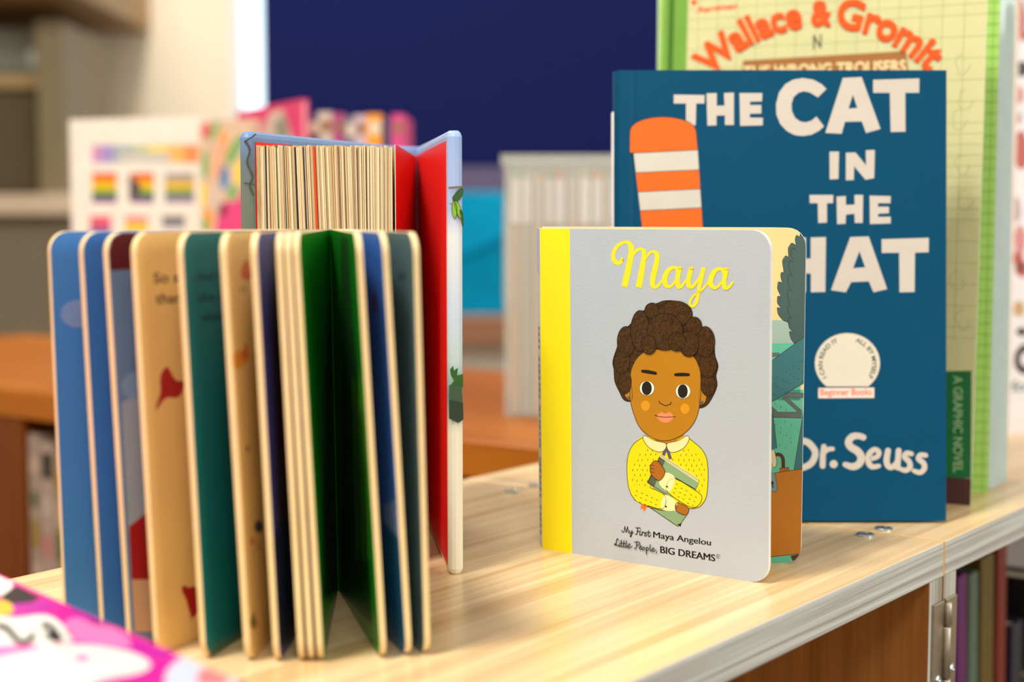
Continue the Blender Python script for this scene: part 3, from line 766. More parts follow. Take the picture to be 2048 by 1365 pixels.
seuss = [[(95, 770, 34), (150, 778, 36), (192, 830, 36), (175, 888, 36), (130, 916, 34), (95, 915, 34)], [(95, 770, 34), (95, 915, 34)],
         [(240, 802, 30), (234, 850, 32), (233, 908, 32)], [(238, 838, 24), (262, 818, 26), (288, 815, 24)],
         [(455, 752, 34), (430, 744, 34), (395, 748, 38), (374, 776, 40), (386, 804, 40), (424, 828, 42), (444, 862, 42), (430, 898, 40), (396, 912, 38), (356, 900, 30)],
         [(484, 872, 24), (530, 858, 26), (540, 832, 28), (515, 818, 28), (487, 844, 32), (483, 886, 32), (502, 912, 30), (540, 908, 24)],
         [(590, 824, 32), (582, 884, 34), (598, 914, 32), (622, 908, 28), (645, 872, 24)], [(648, 824, 32), (641, 916, 32)],
         [(718, 842, 26), (692, 838, 28), (680, 858, 30), (704, 884, 30), (710, 912, 30), (688, 932, 28), (656, 924, 24)],
         [(796, 850, 26), (768, 848, 28), (756, 868, 30), (784, 894, 30), (788, 922, 30), (764, 944, 28), (730, 934, 24)]]
ac.strokes(seuss, 30, cwhite, 0, sx=2.73, ox=1560, oy=600)
ac.disc(*zC([(293, 898)])[0], 8, 8, cwhite, 3.3)
# plain striped post beside the title
oran = M('orange_stripe_print', (240, 100, 2), 0.4, 0.03)
stripe_w = M('cream_stripe_print', (206, 200, 188), 0.4, 0.03)
def post(v):  # left and right edge of the post at photo height v
    t = (v - 240) / 225; return 1260 + 26 * t, 1392 + 14 * t
lv = [240, 300, 340, 378, 416, 470]
for i in range(5):
    a, bb = lv[i], lv[i + 1]
    if i == 0:
        pts = [(1260, 306)] + [(1326 - 66 * math.cos(math.pi * k / 10), 262 - 28 * math.sin(math.pi * k / 10)) for k in range(11)] + [(1395, 300)]
    else: pts = [(post(a)[0], a + 6), (post(a)[1], a), (post(bb)[1], bb), (post(bb)[0], bb + 6)]
    ac.poly(pts, oran if i % 2 == 0 else stripe_w, 1); ac.line(pts, 1.6, ink, 2, 0, closed=True)
# round badge with lettering
bd = [(368 + 178 * math.cos(math.radians(a)), 347 + 165 * math.sin(math.radians(a))) for a in range(130, 411, 10)]
bd = [(x, min(y, 476)) for x, y in bd]
badge = M('badge_cream', (222, 212, 194), 0.42, 0.02); bgreen = M('badge_dark_green_ink', (36, 66, 50), 0.45); bor = M('badge_orange_ink', (232, 92, 40), 0.45)
ac.poly(zC(bd), badge, 0)
def around(t0, t1, R=128):
    def f(tx, ty):
        a = math.radians(t0 + (t1 - t0) * tx); r = R + ty * 24
        return (368 + r * 1.06 * math.sin(a)) / 2.73 + 1560, (350 - r * math.cos(a)) / 2.73 + 600
    return f
ac.text('I CAN READ IT', None, None, 0, bgreen, 1, map=around(-124, -22), bold=0.02)
ac.text('ALL BY MYSELF', None, None, 0, bgreen, 1, map=around(18, 124), bold=0.02)
ac.poly(zC([(202, 474), (520, 474), (520, 544), (202, 544)]), M('badge_shadow_blue', (6, 62, 84), 0.4), 1)
ac.poly(zC([(210, 482), (515, 480), (514, 536), (209, 538)]), M('badge_strip_pink', (240, 218, 206), 0.42), 2)
ac.text('Beginner Books', zC([(220, 522)])[0], zC([(500, 519)])[0], 13, bor, 3, bold=0.012)
mb.build('front_cover', croot)
mb = MB()
sp = []
for k in range(9):
    a = math.pi * k / 8
    sp.append((0.0016 - 0.0022 * math.sin(a), 0.0026 + (BK - 0.0026) / 2 * (1 - math.cos(a))))
sp = [(u, d) for u, d in sp] + [(0.0036, BK), (0.0036, 0.0026)]
mb.prism([C0 + Uc * u - Nc * d for u, d in sp], Vc * HC, cblue)
lab = [(-0.0006, 0.004), (-0.0006, 0.0085)]
mb.prism([C0 + Uc * -0.0011 - Nc * 0.003 + Vc * 0.112, C0 + Uc * -0.0011 - Nc * 0.0098 + Vc * 0.112, C0 + Uc * -0.0011 - Nc * 0.0098 + Vc * 0.213, C0 + Uc * -0.0011 - Nc * 0.003 + Vc * 0.213], Uc * 0.0009, M('white_spine_sticker', (236, 236, 236), 0.5))
for k in range(14):
    p = C0 + Uc * -0.00115 + Vc * (0.118 + 0.003 * k)
    mb.face([p - Nc * 0.0045, p - Nc * 0.0085, p - Nc * 0.0085 + Vc * 0.0014, p - Nc * 0.0045 + Vc * 0.0014], ink)
mb.build('spine', croot)
mb = MB(); mb.prism([C0 + Uc * 0.0036 - Nc * BK, C0 + Uc * WC - Nc * BK, C0 + Uc * WC - Nc * (BK + 0.0024), C0 + Uc * 0.002 - Nc * (BK + 0.0024)], Vc * HC, cblue); mb.build('back_cover', croot)
mb = MB(); mb.prism([C0 + Uc * 0.0037 - Nc * 0.0027 + Vc * 0.003, C0 + Uc * (WC - 0.004) - Nc * 0.0027 + Vc * 0.003, C0 + Uc * (WC - 0.004) - Nc * (BK - 0.0001) + Vc * 0.003, C0 + Uc * 0.0037 - Nc * (BK - 0.0001) + Vc * 0.003], Vc * (HC - 0.006), paper); mb.build('page_block', croot)

# ------------------------------------------------------------------ tall comic book standing open behind
R0 = G(1941, 1012); dL = 0.925
L0 = Vector(((1305 - 1024) / FPX * dL, dL, ZS))
Uw = (R0 - L0); WW = Uw.length; Uw.normalize()
Nw = toward_cam(Uw, Z, L0)
Vw = (Z - Nw * math.tan(math.radians(3.0))).normalized(); Nw = toward_cam(Uw, Vw, L0)
HW = 0.292
wroot = thing('comic_book', L0, 'tall cream and green comic book standing open behind the blue hardback', 'book')
creamc = M('cream_grid_print', (212, 210, 160), 0.4, 0.03); gline = M('grid_line_print', (172, 184, 120), 0.4)
grn = M('leaf_green_print', (112, 164, 62), 0.4); dgrn = M('deep_green_print', (60, 112, 24), 0.4)
ww = Art(None, L0, Nw, Uw, Vw); ww.clip = rrect(L0, Uw, Vw, WW, HW)
mb = MB(); mb.prism(rrect(L0, Uw, Vw, WW, HW), -Nw * 0.0012, creamc, M('inner_lime_print', (196, 226, 120), 0.5), white_edge)
ww.mb = mb
ww.poly([(0, 0), (0.0155, 0), (0.0155, HW), (0, HW)], grn, 0, uv=True)
ww.poly([(0.0035, 0), (0.0070, 0), (0.0070, HW), (0.0035, HW)], dgrn, 1, uv=True)
u = 0.022
while u < WW - 0.002:
    ww.poly([(u, 0.09), (u + 0.0004, 0.09), (u + 0.0004, HW), (u, HW)], gline, 0, uv=True); u += 0.0118
v = 0.092
while v < HW - 0.002:
    ww.poly([(0.0155, v), (WW, v), (WW, v + 0.0004), (0.0155, v + 0.0004)], gline, 0, uv=True); v += 0.0118 if int(v * 1000) % 2 else 0.0059
sk = M('sketch_line_print', (168, 168, 118), 0.4)
for cx, cy in ((1925, 130), (1930, 200), (1918, 240), (1926, 330), (1930, 400), (1915, 560), (1926, 640)):
    ww.line([(cx + 14 * math.cos(t) * (1 + 0.3 * math.sin(3 * t + cx)), cy + 20 * math.sin(t)) for t in [k * 0.7 for k in range(8)]], 1.3, sk, 1)
worange = M('title_orange_print', (240, 88, 6), 0.4); wdark = M('title_shadow_print', (190, 58, 10), 0.4)
def arcmap(t0, t1, R, hx):
    def f(tx, ty):
        a = math.radians(t0 + (t1 - t0) * tx); r = R + ty * hx
        return 1643 + r * math.sin(a), 349 - r * math.cos(a)
    return f
for dd, m_, ly in ((3, wdark, 1), (0, worange, 2)):
    for k in range(9):
        da, dr = (0.32 * math.cos(k * 0.7854), 1.9 * math.sin(k * 0.7854)) if k < 8 else (0, 0)
        ww.text('Wallace', None, None, 0, m_, ly * 10 + k, map=arcmap(-48 + da, -7.5 + da, 298 - dd + dr, 55), bold=0.012)
        ww.text('&', None, None, 0, m_, ly * 10 + k, map=arcmap(-3.6 + da, 3.4 + da, 300 - dd + dr, 50), bold=0.012)
        ww.text('Gromit', None, None, 0, m_, ly * 10 + k, map=arcmap(6 + da, 46 + da, 298 - dd + dr, 60), bold=0.012)
ww.text('Aardman', (1393, 26), (1475, 17), 13, M('red_mark_print', (236, 90, 50), 0.4), 1, bold=0.03)
ww.disc(1388, 5, 6, 6, MATS['red_mark_print'], 1)
ww.text('N', (1626, 98), (1643, 96), 29, M('grey_ink_print', (90, 84, 66), 0.4), 1, bold=0.02)
ww.poly([(1486, 121), (1812, 102), (1818, 150), (1480, 168)], M('banner_brown_print', (164, 108, 52), 0.4), 1)
ww.text('THE WRONG TROUSERS', (1486, 156), (1812, 143), 24, M('banner_cream_print', (240, 222, 170), 0.4), 2, bold=0.03)
ww.poly([(1700, 745), (1943, 742), (1942, 957), (1700, 960)], M('band_green_print', (22, 112, 62), 0.4), 1)
ww.text('A GRAPHIC NOVEL', (1907, 752), (1907, 946), 19, M('band_letter_print', (150, 190, 140), 0.4), 2, up=(1, 0), bold=0.02)
ww.poly([(0.02, 0.0), (WW, 0.0), (WW, 0.0148), (0.02, 0.0148)], M('foot_brown_print', (74, 44, 44), 0.4), 1, uv=True)
mb.build('front_cover', wroot)
lime = M('lime_grid_sheet', (168, 212, 104), 0.45, 0.04); limel = M('lime_grid_line', (120, 178, 74), 0.45)
shm = M('bluish_white_sheet', (200, 216, 214), 0.6)
sheets = [(1976, 986, lime), (1990, 976, shm), (1997, 972, shm), (2003, 969, shm), (2009, 966, shm), (2012, 962, shm)]
wsp = L0 + Vector((0.002, 0.012, 0))
for k, (px, py, m_) in enumerate(sheets):
    Eo = G(px, py); Uo = Eo - wsp; wl = Uo.length; Uo.normalize(); No = toward_cam(Uo, Z, wsp)
    Vo = (Z - No * 0.035).normalized(); No = toward_cam(Uo, Vo, wsp)
    O = wsp + Vector((0.0003, 0.0007, 0)) * k
    mb = MB()
    n = 10
    fr = [O + Uo * (wl * i / n) + No * (0.004 * math.sin(math.pi * i / n)) for i in range(n + 1)]
    for i in range(n):
        a, c = fr[i], fr[i + 1]
        mb.face([a, c, c + Vo * HW, a + Vo * HW], m_)
        a2, c2 = a - No * 0.0006, c - No * 0.0006
        mb.face([a2, a2 + Vo * HW, c2 + Vo * HW, c2], white_edge); mb.face([a + Vo * HW, c + Vo * HW, c2 + Vo * HW, a2 + Vo * HW], white_edge)
    c = fr[-1]; mb.face([c, c - No * 0.0006, c - No * 0.0006 + Vo * HW, c + Vo * HW], white_edge)
    if k == 0:
        for i in range(5):
            for j in range(1):
                uu = wl - 0.0035 - 0.006 * i; p = O + Uo * uu + No * (0.004 * math.sin(math.pi * uu / wl) + 0.0002)
                mb.face([p, p + Uo * 0.0004, p + Uo * 0.0004 + Vo * HW, p + Vo * HW], limel)
        for j in range(46):
            vv = 0.003 + 0.0063 * j; p0 = O + Uo * (wl - 0.04) + No * (0.004 * math.sin(math.pi * (wl - 0.04) / wl) + 0.0003) + Vo * vv; p1 = O + Uo * wl + No * 0.0003 + Vo * vv
            mb.face([p0, p1, p1 + Vo * 0.0004, p0 + Vo * 0.0004], limel)
    mb.build('page', wroot)

# white patterned book at the right rim
PY = 1.14; PO = G(2017, 868)
pr = thing('picture_book', PO, 'white book with pink speckles and black letters at the right rim', 'book')
wpm = M('white_gloss_cover', (232, 226, 228), 0.4)
Ux = Vector((0.96, 0.28, 0)); Nx = toward_cam(Ux, Z, PO)
mb = MB(); mb.prism(rrect(PO, Ux, Z, 0.2, 0.33), -Nx * 0.003, wpm)
ax = Art(mb, PO, Nx, Ux, Z); ax.clip = rrect(PO, Ux, Z, 0.2, 0.33)
pk = M('pink_speckle_print', (206, 130, 130), 0.4); dk = M('dark_letter_print', (46, 24, 34), 0.4)
red_s = M('red_speckle_print', (186, 84, 70), 0.4); rose = M('rose_grey_print', (186, 160, 164), 0.4); och = M('ochre_speckle_print', (196, 156, 110), 0.4)
rr = random.Random(11)
for k in range(80):
    y = rr.uniform(-60, 600); x = rr.uniform(2026, 2240)
    ax.disc(x, y, rr.uniform(4, 16), rr.uniform(5, 22), (pk, red_s, rose)[k % 3], k % 3, 9)
for x, y, rx, ry, m_ in ((2040, 40, 12, 44, red_s), (2044, 138, 12, 16, dk), (2038, 190, 10, 18, pk), (2042, 300, 14, 40, red_s), (2034, 420, 8, 26, rose), (2040, 480, 12, 30, pk), (2040, 536, 6, 7, dk), (2038, 618, 12, 16, och), (2044, 664, 12, 8, dk)):
    ax.disc(x, y, rx, ry, m_, 4, 14)
ax.text('O', (2028, 746), (2076, 742), 54, dk, 5, bold=0.06)
ax.text('for', (2022, 784), (2068, 781), 22, M('grey_blue_letter_print', (110, 130, 140), 0.4), 2, bold=0.03)
mb.build('front_cover', pr)
mb = MB(); mb.prism(rrect(PO - Nx * 0.003 + Ux * 0.002, Ux, Z, 0.194, 0.326), -Nx * 0.012, paper); mb.build('page_block', pr)
mb = MB(); mb.prism(rrect(PO - Nx * 0.015, Ux, Z, 0.2, 0.33), -Nx * 0.003, wpm); mb.build('back_cover', pr)

# ------------------------------------------------------------------ fanned board book, front left
GUT = G(676, 1183) + Vector((0, 0, 0.00015))
WB = 0.106; TB = 0.0022; HB = 0.1538
BOT = dict(A=134, B=210, C=264, D=319, E=413, F=502, G=560, H=610, I=629, J=648, K=762, L=813, M=850)
TOP = dict(A=100, B=165, C=215, D=271, E=365, F=451, G=513, H=564, I=581, J=598, K=712, L=764, M=826)
def upv(Pb, px):
    """leaning upright direction through Pb whose top comes out at the given sight line"""
    best = None
    for k in range(-600, 601):
        v = Vector((k / 4000, -0.052, 1)); e = abs(project(Pb + v * (HB - 0.004))[0] - px)
        if best is None or e < best[0]: best = (e, v)
    return best[1]
def solve(P, px, lo, hi):
    best = None
    for k in range(900):
        a = math.radians(lo + (hi - lo) * k / 900)
        q = P + Vector((math.cos(a), math.sin(a), 0)) * WB
        e = abs(project(q)[0] - px)
        if best is None or e < best[0]: best = (e, a)
    return best[1]
VG = upv(GUT, 660)
bl_ = {}
p = GUT.copy()
for nm in 'JIHGFEDCBA':
    a = solve(p, BOT[nm], 186, 285); d = Vector((math.cos(a), math.sin(a), 0)); bl_[nm] = (p.copy(), d, -1, upv(p + d * WB, TOP[nm]))
    p = p + Vector((d.y, -d.x, 0)) * TB * 0.9
p = GUT + Vector((0.0003, 0, 0))
for nm in 'KLM':
    a = solve(p, BOT[nm], 265, 340); d = Vector((math.cos(a), math.sin(a), 0)); bl_[nm] = (p.copy(), d, 1, upv(p + d * WB, TOP[nm]))
    p = p + Vector((-d.y, d.x, 0)) * TB * 0.9
froot = thing('board_book', GUT, 'board book standing fanned open, thick pages with blue, cream and green pictures', 'book')
blue1 = M('sky_blue_page', (70, 136, 206), 0.3, 0.03, 20); blue2 = M('mid_blue_page', (60, 120, 196), 0.3, 0.03, 20)
slatep = M('slate_blue_page', (110, 134, 170), 0.3, 0.03); sand = M('sand_page', (240, 190, 112), 0.34, 0.03)
teal = M('dark_teal_page', (6, 104, 100), 0.3, 0.03); indig = M('indigo_page', (72, 66, 130), 0.3, 0.05)
grp = M('grass_green_page', (8, 120, 20), 0.3, 0.25, 14); blue3 = M('cobalt_page', (52, 108, 190), 0.3, 0.05); greyt = M('grey_teal_page', (78, 104, 108), 0.3, 0.05)
brn = M('brown_page', (150, 92, 40), 0.4); mauve = M('mauve_page', (130, 100, 140), 0.4)
facem = dict(A=blue1, B=blue2, C=slatep, D=sand, E=teal, F=sand, G=indig, H=brn, I=mauve, J=grp, K=grp, L=blue3, M=greyt)
for nm in 'ABCDEFGHIJKLM':
    P0, d, sd, VB = bl_[nm]
    # face seen from the camera: right-hand face for the left fan, left-hand face for the right fan
    n_ = Vector((-d.y, d.x, 0)) if sd < 0 else Vector((d.y, -d.x, 0))
    U_ = d; nn = U_.cross(VB).normalized()
    if nn.dot(n_) < 0: nn = -nn
    mb = MB()
    O = P0
    mb.prism(rrect(O, U_, VB, WB, HB, (0, 0.007, 0.0075, 0)), -nn * TB, facem[nm], M('plain_page_back', (196, 200, 196), 0.4) if nm != 'M' else greyt, cream_edge)
    af = Art(mb, O, nn, U_, VB); af.clip = rrect(O, U_, VB, WB, HB, (0, 0.007, 0.0075, 0))
    if nm == 'A': af.disc(158, 628, 37, 28, M('cloud_blue_print', (130, 160, 206), 0.35), 0, 28)
    if nm == 'B': pass
    if nm == 'C':
        q0 = [project(O + U_ * t + VB * h) for t, h in ((0, 0), (WB, 0), (WB, HB), (0, HB))]
        vred = M('maroon_print', (96, 4, 6), 0.35); red = M('red_print', (176, 10, 8), 0.35)
        af.UVtop = HB
        af.poly([(0.0, HB - 0.0135), (WB - 0.0004, HB - 0.0135), (WB - 0.0004, HB - 0.0072), (WB - 0.0022, HB - 0.0022), (WB - 0.0075, HB - 0.0003), (0, HB - 0.0003)], vred, 0, uv=True)
        gcl = M('grey_cloud_print', (168, 172, 182), 0.35)
        af.poly([(243, 806), (270, 792), (300, 830), (310, 1040), (262, 1070), (257, 1062)], gcl, 0)
        af.disc(272, 772, 30, 28, M('haze_cloud_print', (136, 158, 188), 0.35), 0)
        af.poly([(258, 1054), (300, 1020), (312, 1160), (263, 1160)], red, 1)
        af.poly([(263, 1160), (312, 1160), (318, 1264), (270, 1264)], M('skin_print', (222, 170, 128), 0.35), 1)
    if nm == 'D':
        tx = M('brown_text_print', (84, 56, 30), 0.4); red = MATS['red_print']
        af.text('So she', (306, 567), (384, 563), 22, tx, 0, bold=0.015); af.text('than on', (310, 608), (398, 604), 22, tx, 0, bold=0.015)
        bird = [(333, 734), (344, 752), (352, 762), (366, 764), (362, 786), (352, 796), (332, 796), (318, 812), (311, 822), (313, 808), (320, 786), (320, 752)]
        af.poly(bird, red, 0, curve=3)
        af.poly([(366, 1172), (378, 1176), (392, 1176), (398, 1216), (386, 1236), (378, 1222), (372, 1200), (364, 1184)], red, 0, curve=3)
        af.line([(380, 1230), (384, 1244)], 1.5, tx, 0, 0)
    if nm == 'E':
        tx = M('dark_text_print', (6, 50, 50), 0.4)
        af.text('And when', (392, 563), (470, 558), 20, tx, 0, bold=0.02); af.text('she came', (396, 604), (480, 600), 20, tx, 0, bold=0.02); af.text('where', (400, 644), (450, 640), 20, tx, 0, bold=0.02)
        af.poly([(416, 1310), (440, 1290), (500, 1250), (500, 1275), (450, 1310), (424, 1330)], M('olive_curve_print', (70, 96, 66), 0.35), 0)
    if nm == 'F':
        o1 = M('orange_leaf_print', (222, 104, 40), 0.4); o2 = M('amber_leaf_print', (232, 146, 34), 0.4); gr = M('olive_leaf_print', (90, 100, 50), 0.4); nv = M('navy_leaf_print', (60, 64, 80), 0.4)
        af.poly([(478, 550), (486, 520), (494, 530), (498, 552), (490, 562)], o1, 0, curve=3); af.line([(498, 520), (500, 560)], 3, gr, 1)
        af.line([(480, 575), (479, 585)], 2, nv, 0, 0); af.line([(486, 572), (486, 584)], 2, nv, 0, 0)
        af.poly([(462, 720), (470, 704), (484, 700), (488, 684), (494, 700), (492, 724), (478, 736), (470, 738)], o2, 0, curve=3); af.poly([(480, 716), (490, 684), (494, 718)], o1, 1)
        af.line([(464, 748), (466, 766)], 2.4, nv, 0, 0)
        af.disc(516, 1054, 8, 12, nv, 0); af.disc(504, 1083, 4, 7, o1, 0); af.line([(514, 1085), (518, 1100)], 1.6, nv, 0, 0)
        af.poly([(500, 1245), (508, 1222), (512, 1250), (506, 1262)], gr, 0); af.disc(512, 1248, 3, 8, o1, 1)
        af.disc(494, 898, 2, 8, nv, 0); af.line([(470, 960), (474, 972)], 2, nv, 0, 0)
    if nm == 'G':
        af.poly([(536, 480), (560, 478), (600, 1290), (566, 1290)], M('dark_umber_print', (70, 42, 40), 0.35), 0)
        af.poly([(546, 1080), (562, 1040), (600, 1030), (600, 1290), (556, 1290)], M('night_blue_print', (28, 40, 66), 0.35), 1)
    if nm == 'K':
        df = M('forest_shadow_green_print', (20, 62, 20), 0.35); lg = M('bright_leaf_print', (64, 150, 20), 0.35)
        af.poly([(664, 468), (688, 476), (700, 640), (708, 700), (722, 800), (744, 1250), (682, 1190), (674, 900)], df, 0)
        af.poly([(690, 490), (698, 492), (706, 640), (700, 660)], grp, 1)
        af.poly([(716, 730), (728, 800), (736, 960), (726, 900), (714, 780)], lg, 1)
        for k in range(5): af.line([(700 + 7 * k, 760 + 20 * k), (706 + 7 * k, 940), (712 + 6 * k, 1120)], 3, (lg, M('bark_print', (52, 40, 26), 0.35))[k % 2], 2)
    if nm == 'J':
        df = M('forest_dark_print', (10, 60, 14), 0.35)
        af.poly([(640, 480), (660, 470), (672, 1180), (646, 1200), (640, 800)], df, 0, )
        for k in range(4): af.line([(646 + 6 * k, 720), (652 + 5 * k, 950), (656 + 5 * k, 1160)], 2.5, M('bark_print', (52, 40, 26), 0.35), 1)
    if nm == 'L':
        af.disc(744, 606, 6, 22, M('plum_print', (90, 20, 60), 0.35), 0)
        af.poly([(762, 1040), (800, 1080), (812, 1300), (770, 1300)], M('teal_hill_print', (10, 96, 140), 0.35), 0)
        af.poly([(764, 1010), (790, 1000), (806, 1088), (766, 1046)], M('pale_hill_print', (120, 150, 196), 0.35), 0)
    if nm == 'M':
        af.text('n.', (796, 560), (812, 558), 20, M('charcoal_text_print', (44, 56, 60), 0.4), 0, bold=0.03)
    o = mb.build('back_cover' if nm == 'M' else ('front_cover' if nm == 'A' else 'page'), froot)
    # the boards twist: upright at the spine, splayed at the fore-edge
    bm = bmesh.new(); bm.from_mesh(o.data); rel = P0 - GUT
    for k in range(1, 9):
        bmesh.ops.bisect_plane(bm, geom=bm.verts[:] + bm.edges[:] + bm.faces[:], plane_co=rel + d * (WB * k / 9), plane_no=d)
    for k in range(1, 7):
        bmesh.ops.bisect_plane(bm, geom=bm.verts[:] + bm.edges[:] + bm.faces[:], plane_co=Z * (HB * k / 7), plane_no=Z)
    for v in bm.verts:
        h = v.co.z; t = min(1, max(0, (v.co - rel - VB * h).dot(d) / WB))
        v.co += (VG - VB) * h * (1 - t)
    bm.to_mesh(o.data); bm.free()
# spine strip
mb = MB()
pa, pm = bl_['A'][0], bl_['M'][0]
da = bl_['A'][1]; dm = bl_['M'][1]
sp_pts = []
for nm in 'ABCDEFGHIJKLM':
    P0, d, sd, VB = bl_[nm]; sp_pts.append(P0 - d * 0.0006)
for i in range(len(sp_pts) - 1):
    a, c = sp_pts[i], sp_pts[i + 1]
    out_ = ((a + c) / 2 - GUT); back = -(bl_['ABCDEFGHIJKLM'[i]][1]) * 0.0014
    VB = VG
    mb.face([a, c, c + VB * HB, a + VB * HB], grp); mb.face([a + back, a + back + VB * HB, c + back + VB * HB, c + back], blue1)
    mb.face([a + VB * HB, c + VB * HB, c + back + VB * HB, a + back + VB * HB], white_edge)
mb.build('spine', froot)

# ------------------------------------------------------------------ hardback standing open with red endpapers
RF = G(897, 1152); RG = Vector((-0.0512, 0.845, ZS)); LF = Vector((-0.1146, 0.686, ZS)); LG = Vector((-0.0620, 0.836, ZS))
HR = 0.1965
rroot = thing('hardback_book', RG, 'padded hardback standing open, red endpapers and fanned cream pages', 'book')
redm = M('red_endpaper', (232, 22, 12), 0.45, 0.03); redd = redm
def ramp_mat(name, stops, rough=0.4):
    m = bpy.data.materials.new(name); m.use_nodes = True; nt = m.node_tree; bs = nt.nodes['Principled BSDF']; bs.inputs['Roughness'].default_value = rough
    tc = nt.nodes.new('ShaderNodeTexCoord'); sp_ = nt.nodes.new('ShaderNodeSeparateXYZ'); nt.links.new(tc.outputs['Object'], sp_.inputs[0])
    nz = nt.nodes.new('ShaderNodeTexNoise'); nz.inputs['Scale'].default_value = 90; nt.links.new(tc.outputs['Object'], nz.inputs['Vector'])
    ma = nt.nodes.new('ShaderNodeMath'); ma.operation = 'MULTIPLY_ADD'; ma.inputs[1].default_value = 0.006; nt.links.new(nz.outputs['Fac'], ma.inputs[0]); nt.links.new(sp_.outputs['Z'], ma.inputs[2])
    mr = nt.nodes.new('ShaderNodeMapRange'); mr.inputs['From Min'].default_value = 0; mr.inputs['From Max'].default_value = HR; nt.links.new(ma.outputs[0], mr.inputs[0])
    rp = nt.nodes.new('ShaderNodeValToRGB'); cr = rp.color_ramp
    while len(cr.elements) < len(stops): cr.elements.new(0.5)
    for e, (t, c) in zip(cr.elements, stops): e.position = t; e.color = lin(c)
    nt.links.new(mr.outputs[0], rp.inputs[0]); nt.links.new(rp.outputs[0], bs.inputs['Base Color']); MATS[name] = m; return m
jac = ramp_mat('landscape_jacket_print', [(0, (238, 226, 200)), (0.34, (236, 226, 204)), (0.42, (120, 160, 156)), (0.5, (190, 206, 206)), (0.62, (204, 214, 230)), (0.78, (226, 228, 232)), (0.84, (170, 186, 226)), (1, (150, 176, 226))])
jacl = ramp_mat('river_jacket_print', [(0, (190, 200, 190)), (0.45, (178, 190, 178)), (0.60, (150, 166, 160)), (0.64, (172, 178, 152)), (0.72, (180, 184, 156)), (0.735, (104, 114, 92)), (0.88, (104, 116, 106)), (0.95, (96, 116, 134)), (1, (104, 140, 192))])
CT = 0.0068
def cover(name, F, Gp, side, outm):
    """side: +1 thickness grows to the right of the line front->gutter seen from above"""
    d = (Gp - F); wl = d.length; d.normalize(); n = Vector((d.y, -d.x, 0)) * side
    mb = MB()
    # footprint with a rounded fore-edge, extruded upwards, inner face red
    fp = [F + d * 0.0002, F + d * wl]
    outer = [F + d * wl + n * CT]
    arc = []
    for k in range(7):
        a = math.pi * k / 6
        arc.append(F + d * (0.0028 * (1 - math.sin(a))) + n * (CT / 2 + CT / 2 * math.cos(a)))
    loop = [F + d * wl] + outer + arc
    lay = [(0.0, 0.0022), (0.0010, 0.0008), (0.0026, 0.0), (HR - 0.0026, 0.0), (HR - 0.0010, 0.0008), (HR, 0.0022)]
    cen = F + d * wl / 2 + n * CT / 2
    vs = []
    for z, ins in lay:
        for q in loop:
            rel = q - (F + n * CT / 2); x = rel.dot(d); y = rel.dot(n)
            x2 = max(x, ins) if x < 0.01 else x; y2 = y * (1 - ins / (CT / 2) * 0.6)
            x2 = x + ins * 0.8 if x < 0.02 else x
            vs.append(F + n * CT / 2 + d * x2 + n * y2 + Z * z)
    L = len(loop); fs_o = []; fs_i = []
    for j in range(len(lay) - 1):
        for k in range(L):
            k2 = (k + 1) % L
            f = [j * L + k, j * L + k2, (j + 1) * L + k2, (j + 1) * L + k]
            (fs_o).append(f)
    top = [(len(lay) - 1) * L + k for k in range(L)]
    fs_o.append(top); fs_o.append(list(range(L))[::-1])
    mb.mesh(vs, fs_o, outm)
    # pasted-down endpaper on the inner face
    q0 = F + d * 0.0034 - n * 0.0003; q1 = F + d * wl - n * 0.0003
    mb.prism([q0 + Z * 0.004, q1 + Z * 0.004, q1 + Z * (HR - 0.0045), q0 + Z * (HR - 0.0045)], n * 0.0006, redm)
    return mb, d, n
mb, d, n = cover('front', RF, RG, 1, jac)
# leaves and rocks of the jacket picture, on the rounded fore-edge
ae = Art(mb, RF - d * 0.0004 + n * 0.003, -d); ae.off = 0.0
lf = M('lime_leaf_print', (130, 180, 50), 0.4); lfd = M('dark_leaf_print', (40, 90, 30), 0.4); rock = M('moss_rock_print', (60, 84, 60), 0.4); twig = M('twig_print', (120, 100, 60), 0.4)
ae.line([(897, 376), (926, 374)], 4, twig, 0, 0)
for pts, m_ in (([(905, 398), (912, 386), (924, 376), (925, 390), (916, 402)], lfd), ([(906, 402), (904, 424), (910, 438), (914, 424), (912, 408)], lf), ([(908, 400), (920, 412), (924, 432), (920, 438), (912, 420)], lf), ([(920, 420), (926, 430), (926, 454), (922, 440)], lfd)):
    ae.poly(pts, m_, 1, curve=3); ae.line(pts, 1.0, ink, 2, closed=True)
ae.line([(898, 407), (906, 410)], 1.6, twig, 0, 0)
ae.poly([(898, 772), (904, 768), (924, 774), (927, 840), (918, 846), (898, 838)], rock, 0); ae.poly([(900, 740), (906, 732), (908, 742), (916, 736), (914, 752), (926, 748), (926, 776), (902, 770), (910, 760), (902, 752)], lfd, 1)
ae.poly([(898, 800), (926, 806), (927, 838), (916, 846), (898, 836)], M('dark_rock_print', (36, 54, 40), 0.4), 1)
mb.build('front_cover', rroot, smooth=False)
mb, d2, n2 = cover('back', LF, LG, -1, jacl)
ae = Art(mb, LF - d2 * 0.0004 + n2 * 0.003, -d2); ae.off = 0.0
ae.line([(490, 282), (500, 300), (494, 326), (506, 352), (500, 372), (508, 392)], 4.5, M('branch_print', (66, 70, 50), 0.4), 0, 3)
ae.line([(488, 284), (502, 276), (512, 268)], 3, MATS['branch_print'], 0, 3); ae.line([(488, 366), (512, 370)], 2.4, MATS['branch_print'], 0, 0)
mb.build('back_cover', rroot)
mb = MB()
mid = (RG + LG) / 2; bk = Vector((0.1, 1, 0)).normalized()
